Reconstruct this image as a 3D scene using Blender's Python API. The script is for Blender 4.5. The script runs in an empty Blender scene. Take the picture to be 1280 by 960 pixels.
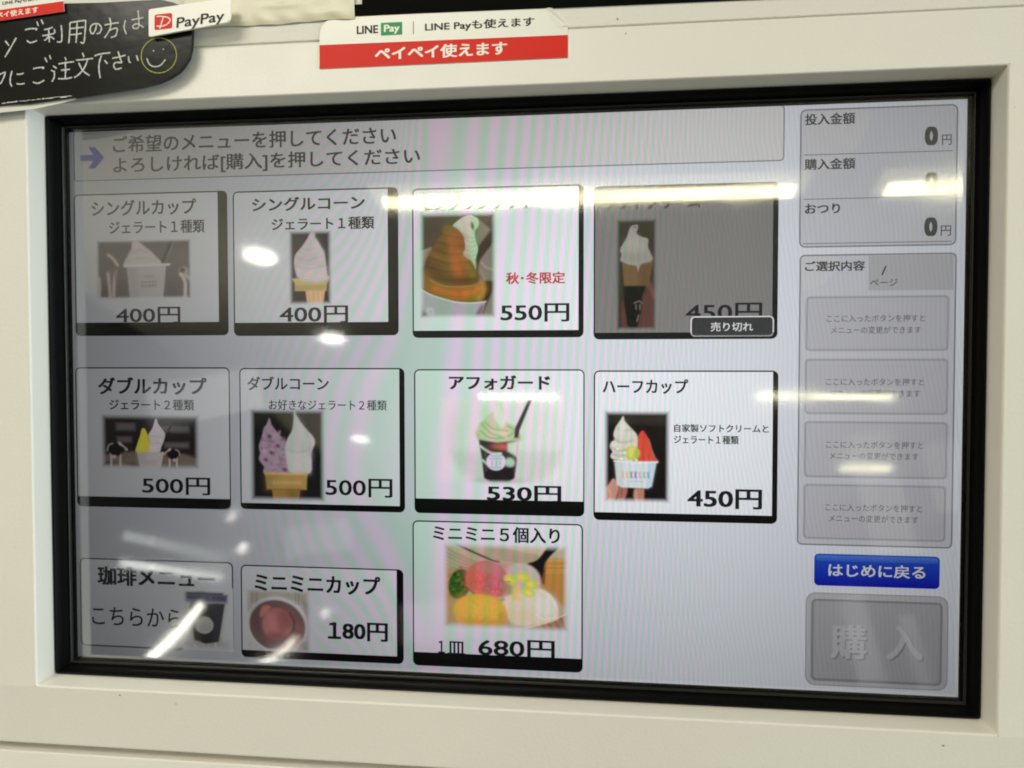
import bpy, bmesh, math, random
import numpy as np
from mathutils import Matrix, Vector

# ------------------------------------------------------------------ scene, camera, light
scene = bpy.context.scene
C = scene.collection
R = math.radians
random.seed(4)

cam_data = bpy.data.cameras.new("camera")
cam = bpy.data.objects.new("camera", cam_data)
C.objects.link(cam)
cam_data.sensor_width = 36.0
cam_data.lens = 27.66
cam_data.clip_start = 0.01
cam_data.clip_end = 60.0
rot = ((0.99317774, -0.00279790, 0.11657679), (0.10936958, 0.36913931, -0.92291628), (-0.04045085, 0.92936986, 0.36692695))
cam.matrix_world = Matrix([[*rot[0], 0.25135], [*rot[1], -0.27862], [*rot[2], 0.25246], [0, 0, 0, 1]])
scene.camera = cam

world = bpy.data.worlds.new("World")
scene.world = world
world.use_nodes = True
bg = world.node_tree.nodes["Background"]
bg.inputs["Color"].default_value = (0.80, 0.86, 0.95, 1)
bg.inputs["Strength"].default_value = 0.35

scene.view_settings.view_transform = 'Standard'
scene.view_settings.look = 'None'
scene.view_settings.exposure = 0.0
scene.view_settings.gamma = 1.0
scene.render.engine = 'CYCLES'
scene.cycles.use_denoising = True
scene.cycles.max_bounces = 8
scene.cycles.transparent_max_bounces = 16
scene.cycles.filter_width = 1.9


def area(name, centre, xdir, normal, sx, sy, radiance, color, shape='RECTANGLE', spread=180):
    """an area lamp of sx by sy metres giving off `radiance` towards `normal`"""
    ld = bpy.data.lights.new(name, 'AREA')
    ld.shape = shape
    ld.size = sx
    ld.size_y = sy
    ld.spread = R(spread)
    a = sx * sy * (math.pi / 4 if shape in ('DISK', 'ELLIPSE') else 1)
    ld.energy = radiance * a * math.pi
    ld.color = color
    o = bpy.data.objects.new(name, ld)
    C.objects.link(o)
    z = -Vector(normal).normalized()
    x = Vector(xdir).normalized()
    x = (x - z * x.dot(z)).normalized()
    y = z.cross(x)
    m = Matrix((x, y, z)).transposed().to_4x4()
    m.translation = Vector(centre)
    o.matrix_world = m
    return o


WARM = (1.0, 0.94, 0.60)
DOWN = (0, 0, -1)
CEIL = 1.40
# rows of fluorescent tubes along the shop ceiling, two metres apart
area("tube_lamp", (0.18, -1.875, CEIL), (1, 0.01, 0), DOWN, 1.33, 0.074, 18, WARM)
area("tube_lamp", (1.77, -1.865, CEIL), (1, 0.01, 0), DOWN, 1.30, 0.074, 18, WARM)
area("tube_lamp", (-0.255, -4.05, CEIL), (1, -0.02, 0), DOWN, 0.47, 0.085, 18, WARM)
area("tube_lamp", (1.49, -4.02, CEIL), (1, -0.02, 0), DOWN, 0.75, 0.085, 18, WARM)
area("tube_lamp", (2.25, -5.85, CEIL), (1, -0.02, 0), DOWN, 0.37, 0.16, 18, WARM)
# dim wider lamps added to give the tubes a soft glow
area("tube_glow_light", (0.18, -1.855, CEIL + .012), (1, 0.01, 0), DOWN, 1.40, 0.15, 1.5, WARM)
area("tube_glow_light", (1.77, -1.845, CEIL + .012), (1, 0.01, 0), DOWN, 1.36, 0.15, 1.5, WARM)
# round downlights
area("down_lamp", (-1.078, -2.243, CEIL), (1, 0, 0), DOWN, 0.12, 0.13, 24, (1, .96, .84), 'ELLIPSE')
area("down_lamp", (-1.078, -3.10, CEIL), (1, 0, 0), DOWN, 0.12, 0.13, 22, (1, .96, .84), 'ELLIPSE')
area("down_lamp", (-1.54, -5.12, CEIL), (1, 0, 0), DOWN, 0.13, 0.19, 14, (1, .96, .88), 'ELLIPSE')


def strip(name, pts, width, radiance, color):
    """a thin light strip hung at the far end of the shop, facing the machine"""
    for a, b in zip(pts[:-1], pts[1:]):
        a, b = Vector(a), Vector(b)
        c = (a + b) / 2
        area(name, c, b - a, Vector((0.2, 0, 0.1)) - c, (b - a).length * 1.02, width, radiance, color)


strip("strip_lamp", [(-1.765, -3.547, 0.139), (-1.80, -3.535, 0.075), (-1.833, -3.523, 0.02), (-1.89, -3.50, -0.058), (-1.951, -3.47, -0.131)], 0.033, 18, (1, .97, .82))
strip("strip_lamp", [(-1.321, -3.732, -0.008), (-1.387, -3.71, -0.084), (-1.482, -3.676, -0.153)], 0.028, 14, (1, .93, .80))
strip("faint_strip_lamp", [(-2.288, -3.232, 0.475), (-2.002, -3.401, 0.426), (-1.689, -3.56, 0.368)], 0.045, 1.7, (.95, 1, .95))
strip("faint_strip_lamp", [(-2.274, -3.262, 0.325), (-1.991, -3.423, 0.302), (-1.687, -3.571, 0.273)], 0.034, 5, (.97, 1, .93))
for c, s, p in (((-1.669, -3.538, 0.583), (.06, .035), 8), ((-1.61, -3.586, 0.426), (.055, .035), 13), ((-1.191, -3.768, 0.125), (.04, .04), 9)):
    area("far_lamp", c, (-.6, -.2, -.8), Vector((.2, 0, .1)) - Vector(c), s[0], s[1], p, (1, .97, .88), 'ELLIPSE')
# dim area lamps added so the glass mirrors faint patches
FAR = (((1.62, -3.69, 0.80), .20, .60, .55), ((1.90, -3.58, 0.86), .16, .34, .45), ((1.50, -3.82, 0.10), .12, .42, .75), ((1.74, -3.80, 0.05), .07, .34, .5),
       ((-0.45, -3.94, 0.14), .75, .20, .5), ((-1.25, -3.70, 0.50), .34, .16, .6), ((-1.80, -3.32, 1.16), .55, .22, .9))
for c, sx, sy, p in FAR:
    area("reflection_patch_light", c, (1, .1, .15), Vector((.2, 0, .1)) - Vector(c), sx, sy, p, (1, 1, .96))
# softbox added above the machine as key light, and the shop window to its right
area("key_softbox", (-0.42, -0.84, CEIL - 0.01), (1, 0, 0), DOWN, 0.95, 0.48, 12.4, (1.0, 0.955, 0.85))
# unseen uplights added to brighten the ceiling mirrored in the glass
area("ceiling_fill_light", (-1.30, -2.25, 0.70), (1, 0, 0), (-.05, 0.05, 1), 0.8, 1.1, 4.9, (1.0, 0.94, 0.76))
area("ceiling_fill_light", (1.70, -1.70, 0.75), (1, 0, 0), (0, 0.05, 1), 0.8, 0.5, 4.0, (1.0, 0.94, 0.78))
area("shop_window_light", (4.4, -0.9, 0.45), (0, 1, 0), (-1, 0, -.05), 2.6, 1.9, 8.5, (0.74, 0.90, 1.0))

# ------------------------------------------------------------------ the machine's own frame: tilted back 20 degrees
TILT = R(20)
FRAME = Matrix(((1, 0, 0, 0), (0, math.sin(TILT), -math.cos(TILT), 0), (0, math.cos(TILT), math.sin(TILT), 0), (0, 0, 0, 1)))
W, H = 0.400, 0.250          # the display
U = 1 / 3200.0               # one of its 1280 x 800 picture units


# ------------------------------------------------------------------ materials
def new_mat(name):
    m = bpy.data.materials.new(name)
    m.use_nodes = True
    return m, m.node_tree, m.node_tree.nodes["Principled BSDF"]


def lin(c):
    return tuple((v / 255 / 12.92) if v <= 10.3 else ((v / 255 + .055) / 1.055) ** 2.4 for v in c)


def plastic(name, col, rough, bump=0.0, scale=900, vary=0.0, metallic=0, coat=0, spec=.5):
    m, nt, p = new_mat(name)
    N, L = nt.nodes, nt.links
    p.inputs["Base Color"].default_value = (*col, 1)
    p.inputs["Roughness"].default_value = rough
    p.inputs["Metallic"].default_value = metallic
    p.inputs["Specular IOR Level"].default_value = spec
    p.inputs["Coat Weight"].default_value = coat
    tc = N.new("ShaderNodeTexCoord")
    if vary:
        n = N.new("ShaderNodeTexNoise"); n.inputs["Scale"].default_value = 9; n.inputs["Detail"].default_value = 5
        L.new(tc.outputs["Object"], n.inputs["Vector"])
        mx = N.new("ShaderNodeMix"); mx.data_type = 'RGBA'
        mx.inputs[6].default_value = (*[v * (1 - vary) for v in col], 1)
        mx.inputs[7].default_value = (*[min(1, v * (1 + vary)) for v in col], 1)
        L.new(n.outputs["Fac"], mx.inputs[0]); L.new(mx.outputs[2], p.inputs["Base Color"])
        r = N.new("ShaderNodeMapRange"); r.inputs[3].default_value = rough * .8; r.inputs[4].default_value = rough * 1.25
        n2 = N.new("ShaderNodeTexNoise"); n2.inputs["Scale"].default_value = 40; n2.inputs["Detail"].default_value = 6
        L.new(tc.outputs["Object"], n2.inputs["Vector"]); L.new(n2.outputs["Fac"], r.inputs[0]); L.new(r.outputs[0], p.inputs["Roughness"])
    if bump:
        n = N.new("ShaderNodeTexNoise"); n.inputs["Scale"].default_value = scale; n.inputs["Detail"].default_value = 3
        L.new(tc.outputs["Object"], n.inputs["Vector"])
        b = N.new("ShaderNodeBump"); b.inputs["Strength"].default_value = bump; b.inputs["Distance"].default_value = 0.0006
        L.new(n.outputs["Fac"], b.inputs["Height"]); L.new(b.outputs[0], p.inputs["Normal"])
    return m


M_BEIGE = plastic("beige_plastic", (0.80, 0.757, 0.665), 0.42, .14, 700, .055)
M_BLACK = plastic("black_bezel_plastic", (0.004, 0.004, 0.0035), 0.36, .10, 1200, .0, spec=.06)
M_GASKET = plastic("black_gasket", (0.003, 0.003, 0.003), 0.5, spec=.1)
M_LIP = plastic("dark_grey_lip", (0.022, 0.022, 0.020), 0.3, .3, 500, .3, spec=.3)  # a paler, uneven tone than the bezel
M_DIRT = plastic("grey_speck", (0.25, 0.22, 0.17), 0.7)
M_STWHITE = plastic("cream_sticker_film", (0.84, 0.81, 0.70), 0.30, .05, 300)
M_STRED = plastic("red_sticker_ink", (0.72, 0.022, 0.010), 0.4, spec=.15)
M_STGREEN = plastic("green_sticker_ink", (0.03, 0.29, 0.09), 0.4, spec=.2)
M_INK = plastic("black_sticker_ink", (0.012, 0.011, 0.010), 0.4, spec=.2)
M_BOARD = plastic("black_laminated_card", (0.009, 0.008, 0.006), 0.17, .25, 60, .25, spec=.2)
M_SIGN = plastic("matt_black_card", (0.0025, 0.0025, 0.002), 0.6, spec=.03)
M_CHALK = plastic("white_paint_marker", (0.62, 0.60, 0.54), 0.5, .3, 900, .15)
M_YELLOW = plastic("yellow_paint_marker", (0.42, 0.45, 0.04), 0.5, .3, 900, .15)
M_FILM = plastic("film_margin_glint", (0.80, 0.78, 0.68), 0.08, .9, 120, .2)  # laminate margin, its shine put into the pale colour
M_SHEET = plastic("cream_wrinkled_film", (0.70, 0.64, 0.46), 0.35, .35, 45, .05)
M_CEIL = plastic("white_ceiling_board", (0.62, 0.60, 0.52), 0.8)
M_WALL = plastic("dark_shop_wall", (0.05, 0.05, 0.048), 0.7)
M_FLOOR = plastic("grey_shop_floor", (0.26, 0.25, 0.22), 0.5)


def display_group():
    """light of the LCD: cos-power fall-off with viewing angle and the colour fringes of its pixel grid"""
    g = bpy.data.node_groups.new("lcd_light", 'ShaderNodeTree')
    g.interface.new_socket("Color", in_out='INPUT', socket_type='NodeSocketColor')
    g.interface.new_socket("Shader", in_out='OUTPUT', socket_type='NodeSocketShader')
    N, L = g.nodes, g.links
    gi, go = N.new("NodeGroupInput"), N.new("NodeGroupOutput")

    def math_(op, a, b=None, c=None, clamp=False):
        n = N.new("ShaderNodeMath"); n.operation = op; n.use_clamp = clamp
        for k, v in enumerate((a, b, c)):
            if v is None: continue
            if isinstance(v, (int, float)): n.inputs[k].default_value = v
            else: L.new(v, n.inputs[k])
        return n.outputs[0]

    geo = N.new("ShaderNodeNewGeometry")
    dot = N.new("ShaderNodeVectorMath"); dot.operation = 'DOT_PRODUCT'
    L.new(geo.outputs["Incoming"], dot.inputs[0]); dot.inputs[1].default_value = AXIS
    ang = math_('POWER', math_('ABSOLUTE', dot.outputs["Value"]), LCD_POWER)
    tc = N.new("ShaderNodeTexCoord")
    sep = N.new("ShaderNodeSeparateXYZ"); L.new(tc.outputs["Object"], sep.inputs[0])
    X = math_('MULTIPLY', sep.outputs[0], 3200.0)
    Y = math_('MULTIPLY', sep.outputs[1], 3200.0)
    nz = N.new("ShaderNodeTexNoise"); nz.inputs["Scale"].default_value = 14; nz.inputs["Detail"].default_value = 1.5
    L.new(tc.outputs["Object"], nz.inputs["Vector"])
    dx = math_('SUBTRACT', X, 508.0)
    dy = math_('SUBTRACT', Y, 330.0)
    w = N.new("ShaderNodeMapRange"); w.inputs[1].default_value = -90; w.inputs[2].default_value = 60; w.inputs[3].default_value = 1; w.inputs[4].default_value = 0
    w.interpolation_type = 'SMOOTHSTEP'
    L.new(dx, w.inputs[0])
    ph = math_('MULTIPLY', math_('MULTIPLY', dx, dx), 0.000165)
    ph2 = math_('MULTIPLY', math_('MULTIPLY', math_('MULTIPLY', dy, dy), 0.000065), w.outputs[0])
    ph3 = math_('MULTIPLY', math_('MULTIPLY', dx, dy), -0.000022)
    ph = math_('ADD', math_('ADD', ph, ph2), math_('ADD', ph3, math_('MULTIPLY', nz.outputs["Fac"], .8)))
    s = math_('SINE', math_('MULTIPLY', ph, 2 * math.pi))
    ramp = N.new("ShaderNodeValToRGB")     # how strong the fringes are across the width
    cr = ramp.color_ramp
    cr.elements[0].position = 0.16; cr.elements[0].color = (0, 0, 0, 1)
    cr.elements[1].position = 0.82; cr.elements[1].color = (.0, .0, .0, 1)
    for p, v in ((.24, .42), (.36, .75), (.42, 1.0), (.56, 1.0), (.66, .95), (.75, .55)):
        e = cr.elements.new(p); e.color = (v, v, v, 1)
    L.new(math_('DIVIDE', X, 1280.0), ramp.inputs[0])
    amp = math_('MULTIPLY', s, ramp.outputs[0])
    # fine grey ripples towards the right edge
    n3 = N.new("ShaderNodeTexNoise"); n3.inputs["Scale"].default_value = 22; n3.inputs["Detail"].default_value = 1
    L.new(tc.outputs["Object"], n3.inputs["Vector"])
    rip = math_('SINE', math_('ADD', math_('MULTIPLY', dx, 1.05), math_('ADD', math_('MULTIPLY', dy, .10), math_('MULTIPLY', n3.outputs["Fac"], 26.0))))
    rr = N.new("ShaderNodeMapRange"); rr.inputs[1].default_value = 650; rr.inputs[2].default_value = 950; rr.inputs[3].default_value = 0; rr.inputs[4].default_value = .045
    L.new(X, rr.inputs[0])
    ripple = math_('ADD', 1.0, math_('MULTIPLY', rip, rr.outputs[0]))
    comb = N.new("ShaderNodeCombineXYZ")
    for k, a in enumerate((0.205, -0.055, 0.14)):
        L.new(math_('MULTIPLY', math_('ADD', 1.0, math_('MULTIPLY', amp, a)), ripple), comb.inputs[k])
    mul = N.new("ShaderNodeVectorMath"); mul.operation = 'MULTIPLY'
    L.new(gi.outputs[0], mul.inputs[0]); L.new(comb.outputs[0], mul.inputs[1])
    em = N.new("ShaderNodeEmission")
    L.new(mul.outputs[0], em.inputs["Color"])
    L.new(math_('MULTIPLY', ang, LCD_GAIN), em.inputs["Strength"])
    # the panel itself throws back a little of the room's light
    df = N.new("ShaderNodeBsdfDiffuse")
    sc = N.new("ShaderNodeVectorMath"); sc.operation = 'SCALE'; sc.inputs["Scale"].default_value = 0.06
    L.new(gi.outputs[0], sc.inputs[0]); L.new(sc.outputs[0], df.inputs["Color"])
    ad = N.new("ShaderNodeAddShader"); L.new(em.outputs[0], ad.inputs[0]); L.new(df.outputs[0], ad.inputs[1])
    L.new(ad.outputs[0], go.inputs[0])
    return g


LCD_POWER, LCD_GAIN = 7.2, 0.88
AXIS = FRAME.to_3x3() @ Vector((-0.04, 0, 1)).normalized()   # direction in which the panel is brightest
LCD = display_group()
_scr = {}


def lcd(name, col=None, attr=None):
    """a lit patch of the display; col is the picture colour (0..1 linear) or attr a colour attribute"""
    key = (name, col, attr)
    if key in _scr: return _scr[key]
    m = bpy.data.materials.new(name); m.use_nodes = True
    nt = m.node_tree; nt.nodes.clear()
    g = nt.nodes.new("ShaderNodeGroup"); g.node_tree = LCD
    o = nt.nodes.new("ShaderNodeOutputMaterial")
    nt.links.new(g.outputs[0], o.inputs[0])
    if attr:
        a = nt.nodes.new("ShaderNodeAttribute"); a.attribute_name = attr
        nt.links.new(a.outputs["Color"], g.inputs[0])
    else:
        g.inputs[0].default_value = (*col, 1)
    m.cycles.emission_sampling = 'NONE' if name != "lcd_page" else 'AUTO'
    _scr[key] = m
    return m


PAGE = lcd("lcd_page", (0.78, 0.81, 0.885))
PANEL = lcd("lcd_panel_grey", (0.62, 0.63, 0.69))
HEADG = lcd("lcd_header_grey", (0.75, 0.745, 0.755))
CARD = lcd("lcd_card_white", (0.93, 0.96, 1.02))
CARDOFF = lcd("lcd_card_dimmed", (0.245, 0.237, 0.232))
LINE = lcd("lcd_thin_line", (0.10, 0.10, 0.12))
LINE2 = lcd("lcd_faint_line", (0.40, 0.40, 0.44))
LINE3 = lcd("lcd_mid_line", (0.26, 0.27, 0.30))
BLACK = lcd("lcd_black", (0.006, 0.006, 0.006))
TEXT = lcd("lcd_text_black", (0.015, 0.015, 0.018))
TEXTG = lcd("lcd_text_grey", (0.05, 0.05, 0.055))
TEXTF = lcd("lcd_text_faint", (0.15, 0.15, 0.165))
RED = lcd("lcd_text_red", (0.62, 0.05, 0.05))
SLOT = lcd("lcd_slot_grey", (0.55, 0.55, 0.595))
WHITE = lcd("lcd_text_white", (0.80, 0.80, 0.82))
ARROW = lcd("lcd_arrow_violet", (0.05, 0.07, 0.60))


# ------------------------------------------------------------------ object helpers
def link(name, me, parent=None, label=None, kind=None, mat=None):
    o = bpy.data.objects.new(name, me)
    C.objects.link(o)
    if mat is not None:
        me.materials.append(mat)
    if parent is not None:
        o.parent = parent
    else:
        o.matrix_world = FRAME
    if label: o["label"] = label
    if kind: o["kind"] = kind
    return o


def root(name, label, cat, group=None):
    o = bpy.data.objects.new(name, None)
    C.objects.link(o)
    o.empty_display_size = 0.02
    o.matrix_world = FRAME
    o["label"] = label; o["category"] = cat
    if group: o["group"] = group
    return o


def mesh(name, verts, faces, smooth=False):
    me = bpy.data.meshes.new(name)
    me.from_pydata([tuple(v) for v in verts], [], faces)
    me.update()
    if smooth:
        me.polygons.foreach_set("use_smooth", [True] * len(me.polygons))
    return me


def ux(x): return x * U
def uy(y): return (800 - y) * U


def rr_pts(x0, y0, x1, y1, r, n=5):
    """rounded rectangle; r is one radius or four (top-left, top-right, bottom-right, bottom-left), y downwards"""
    if isinstance(r, (int, float)): r = (r,) * 4
    out = []
    for (cx, cy, a0), q in zip((((x0, y0), 0, 180), ((x1, y0), 0, 270), ((x1, y1), 0, 0), ((x0, y1), 0, 90)), r):
        px, py = cx
        if q <= 0:
            out.append((px, py)); continue
        sx = 1 if px == x0 else -1
        sy = 1 if py == y0 else -1
        ox, oy = px + sx * q, py + sy * q
        for k in range(n + 1):
            a = R(a0 + 90 * k / n)
            out.append((ox + q * math.cos(a), oy + q * math.sin(a)))
    return out


def patch(name, pts, z, mat, parent, label=None):
    """flat lit shape on the display in picture units"""
    me = mesh(name, [(ux(x), uy(y), z) for x, y in pts], [list(range(len(pts)))[::-1]])
    return link(name, me, parent, label, mat=mat)


def outline(name, box, r, t, z, mat, parent):
    x0, y0, x1, y1 = box
    a = rr_pts(x0, y0, x1, y1, r)
    b = rr_pts(x0 + t, y0 + t, x1 - t, y1 - t, max(r - t, .5))
    n = len(a)
    vs = [(ux(x), uy(y), z) for x, y in a + b]
    fs = [(k, n + k, n + (k + 1) % n, (k + 1) % n) for k in range(n)]
    return link(name, mesh(name, vs, fs), parent, mat=mat)


def text_mesh(s, bold=0.0):
    c = bpy.data.curves.new("lettering", 'FONT')
    c.body = s
    c.offset = min(bold, 0.0)
    c.resolution_u = 3
    o = bpy.data.objects.new("tmp", c)
    C.objects.link(o)
    dg = bpy.context.evaluated_depsgraph_get()
    me = bpy.data.meshes.new_from_object(o.evaluated_get(dg))
    bpy.data.objects.remove(o)
    bpy.data.curves.remove(c)
    me.materials.clear()
    if bold > 0:      # heavier weight: copies shifted by the extra stroke width
        bm = bmesh.new(); n = 0
        for dx, dy in ((-1, -.6), (1, -.6), (-1, .6), (1, .6), (0, 0)):
            k0 = len(bm.verts); bm.from_mesh(me); bm.verts.ensure_lookup_table()
            for v in bm.verts[k0:]: v.co.x += dx * bold; v.co.y += dy * bold; v.co.z = n
            n += 1
        bm.to_mesh(me); bm.free()
    return me


def fit(me, x0, y0, x1, y1, z, shear=0.0, rise=0.0):
    """scale lettering so that its ink fills the box (metres, y upwards)"""
    n = len(me.vertices)
    co = np.empty(n * 3); me.vertices.foreach_get("co", co); co = co.reshape(-1, 3)
    lo, hi = co.min(0), co.max(0)
    co[:, 0] = x0 + (co[:, 0] - lo[0]) / (hi[0] - lo[0]) * (x1 - x0)
    co[:, 1] = y0 + (co[:, 1] - lo[1]) / (hi[1] - lo[1]) * (y1 - y0)
    co[:, 0] += shear * (co[:, 1] - y0)
    co[:, 1] += rise * (co[:, 0] - (x0 + x1) / 2)
    co[:, 2] = z + co[:, 2] * 2.5e-6
    me.vertices.foreach_set("co", co.ravel()); me.update()
    return me


def write(s, box, z, mat, parent, bold=0.0, name="lettering"):
    x0, y0, x1, y1 = box
    me = fit(text_mesh(s, max(bold, 0) + .007), ux(x0), uy(y1), ux(x1), uy(y0), z)
    return link(name, me, parent, mat=mat)


def smooth_pts(pts, n=6, closed=False):
    P = [np.array(p, float) for p in pts]
    out = []
    m = len(P)
    rng = range(m) if closed else range(m - 1)
    for i in rng:
        p0 = P[(i - 1) % m] if (closed or i > 0) else P[i]
        p1, p2 = P[i], P[(i + 1) % m]
        p3 = P[(i + 2) % m] if (closed or i + 2 < m) else p2
        for k in range(n):
            t = k / n
            out.append(.5 * ((2 * p1) + (-p0 + p2) * t + (2 * p0 - 5 * p1 + 4 * p2 - p3) * t * t + (-p0 + 3 * p1 - 3 * p2 + p3) * t ** 3))
    if not closed: out.append(P[-1])
    return out


# ------------------------------------------------------------------ painter for the pictures shown on the screen
class Canvas:
    """a small picture painted cell by cell; coordinates are those of the picture's own working frame"""

    def __init__(s, frame, white, black, cell):
        s.x0, s.y0, s.x1, s.y1 = frame
        cell *= .72
        s.w = max(24, int((s.x1 - s.x0) / cell)); s.h = max(24, int((s.y1 - s.y0) / cell))
        s.X, s.Y = np.meshgrid(np.linspace(s.x0, s.x1, s.w), np.linspace(s.y0, s.y1, s.h))
        s.wl, s.bl = np.array(lin(white)), np.array(lin(black))
        s.img = np.ones((s.h, s.w, 3))
        s.rng = np.random.RandomState(3)

    def col(s, c):
        return np.clip((np.array(lin(c)) - s.bl) / (s.wl - s.bl), 0.002, 1.3)

    def mix(s, a, c, alpha=1.0):
        a = np.clip(a * alpha, 0, 1)[..., None]
        s.img = s.img * (1 - a) + (c if isinstance(c, np.ndarray) and c.ndim == 3 else s.col(c)) * a

    def fill(s, c): s.img[:] = s.col(c)

    def sdf(s, P):
        P = np.array(P, float); Q = np.roll(P, -1, 0)
        d = np.full(s.X.shape, 1e18); ins = np.zeros(s.X.shape, bool)
        for (ax, ay), (bx, by) in zip(P, Q):
            ex, ey = bx - ax, by - ay
            wx, wy = s.X - ax, s.Y - ay
            t = np.clip((wx * ex + wy * ey) / (ex * ex + ey * ey + 1e-9), 0, 1)
            d = np.minimum(d, (wx - ex * t) ** 2 + (wy - ey * t) ** 2)
            c = (ay > s.Y) != (by > s.Y)
            with np.errstate(divide='ignore', invalid='ignore'):
                ins ^= c & (s.X < ex * (s.Y - ay) / (by - ay + (1e-12 if by == ay else 0)) + ax)
        return np.where(ins, -1, 1) * np.sqrt(d)

    def poly(s, P, c, blur=5, alpha=1.0, curve=False):
        if curve: P = smooth_pts(P, 5, True)
        s.mix(1 / (1 + np.exp(np.clip(s.sdf(P) / max(blur, .1) * 2.2, -30, 30))), c, alpha)

    def ell(s, cx, cy, rx, ry, c, ang=0, blur=5, alpha=1.0):
        a = R(ang); dx, dy = s.X - cx, s.Y - cy
        u = (dx * math.cos(a) + dy * math.sin(a)) / rx; v = (-dx * math.sin(a) + dy * math.cos(a)) / ry
        d = (np.sqrt(u * u + v * v) - 1) * min(rx, ry)
        s.mix(1 / (1 + np.exp(np.clip(d / max(blur, .1) * 2.2, -30, 30))), c, alpha)

    def line(s, P, wd, c, blur=4, alpha=1.0, curve=True):
        if curve and len(P) > 2: P = smooth_pts(P, 5)
        d = np.full(s.X.shape, 1e18)
        for (ax, ay), (bx, by) in zip(P[:-1], P[1:]):
            ex, ey = bx - ax, by - ay
            wx, wy = s.X - ax, s.Y - ay
            t = np.clip((wx * ex + wy * ey) / (ex * ex + ey * ey + 1e-9), 0, 1)
            d = np.minimum(d, (wx - ex * t) ** 2 + (wy - ey * t) ** 2)
        s.mix(1 / (1 + np.exp(np.clip((np.sqrt(d) - wd / 2) / max(blur, .1) * 2.2, -30, 30))), c, alpha)

    def noise(s, size, amount):
        hh, ww = int(s.h / size) + 3, int(s.w / size) + 3
        g = s.rng.rand(hh, ww)
        y = np.linspace(0, hh - 2.01, s.h); x = np.linspace(0, ww - 2.01, s.w)
        yi, xi = y.astype(int), x.astype(int); fy, fx = (y - yi)[:, None], (x - xi)[None]
        fy = fy * fy * (3 - 2 * fy); fx = fx * fx * (3 - 2 * fx)
        n = g[yi][:, xi] * (1 - fy) * (1 - fx) + g[yi + 1][:, xi] * fy * (1 - fx) + g[yi][:, xi + 1] * (1 - fy) * fx + g[yi + 1][:, xi + 1] * fy * fx
        s.img *= (1 + (n - .5)[..., None] * amount)

    def feather(s, f):
        fx = np.minimum(s.X - s.x0, s.x1 - s.X) / f; fy = np.minimum(s.Y - s.y0, s.y1 - s.Y) / f
        a = np.clip(np.minimum(fx, fy), 0, 1); a = a * a * (3 - 2 * a)
        s.alpha = a

    def build(s, box, z, parent, ground=(0.93, 0.96, 1.02)):
        """box: where it sits on the display (picture units)"""
        a = getattr(s, 'alpha', np.ones((s.h, s.w)))[..., None]
        gx, gy = (box[2] - box[0]) * .022, (box[3] - box[1]) * .022      # the blurred edge reaches a little past the border
        box = (box[0] - gx, box[1] - gy, box[2] + gx, box[3] + gy)
        img = s.img * a + np.array(ground) * (1 - a)
        X = np.linspace(box[0], box[2], s.w) * U; Y = (800 - np.linspace(box[1], box[3], s.h)) * U
        XX, YY = np.meshgrid(X, Y)
        me = bpy.data.meshes.new("picture")
        vs = np.stack([XX, YY, np.full_like(XX, z)], -1).reshape(-1, 3)
        idx = np.arange(s.h * s.w).reshape(s.h, s.w)
        q = np.stack([idx[1:, :-1], idx[1:, 1:], idx[:-1, 1:], idx[:-1, :-1]], -1).reshape(-1, 4)
        me.vertices.add(len(vs)); me.vertices.foreach_set("co", vs.ravel())
        me.loops.add(q.size); me.loops.foreach_set("vertex_index", q.ravel())
        me.polygons.add(len(q)); me.polygons.foreach_set("loop_start", np.arange(0, q.size, 4))
        me.update(calc_edges=True)
        at = me.color_attributes.new("paint", 'FLOAT_COLOR', 'POINT')
        rgba = np.ones((s.h * s.w, 4)); rgba[:, :3] = np.clip(img, 0, 1.4).reshape(-1, 3)
        at.data.foreach_set("color", rgba.ravel())
        return link("picture", me, parent, mat=lcd("lcd_picture", None, "paint"))
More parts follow.
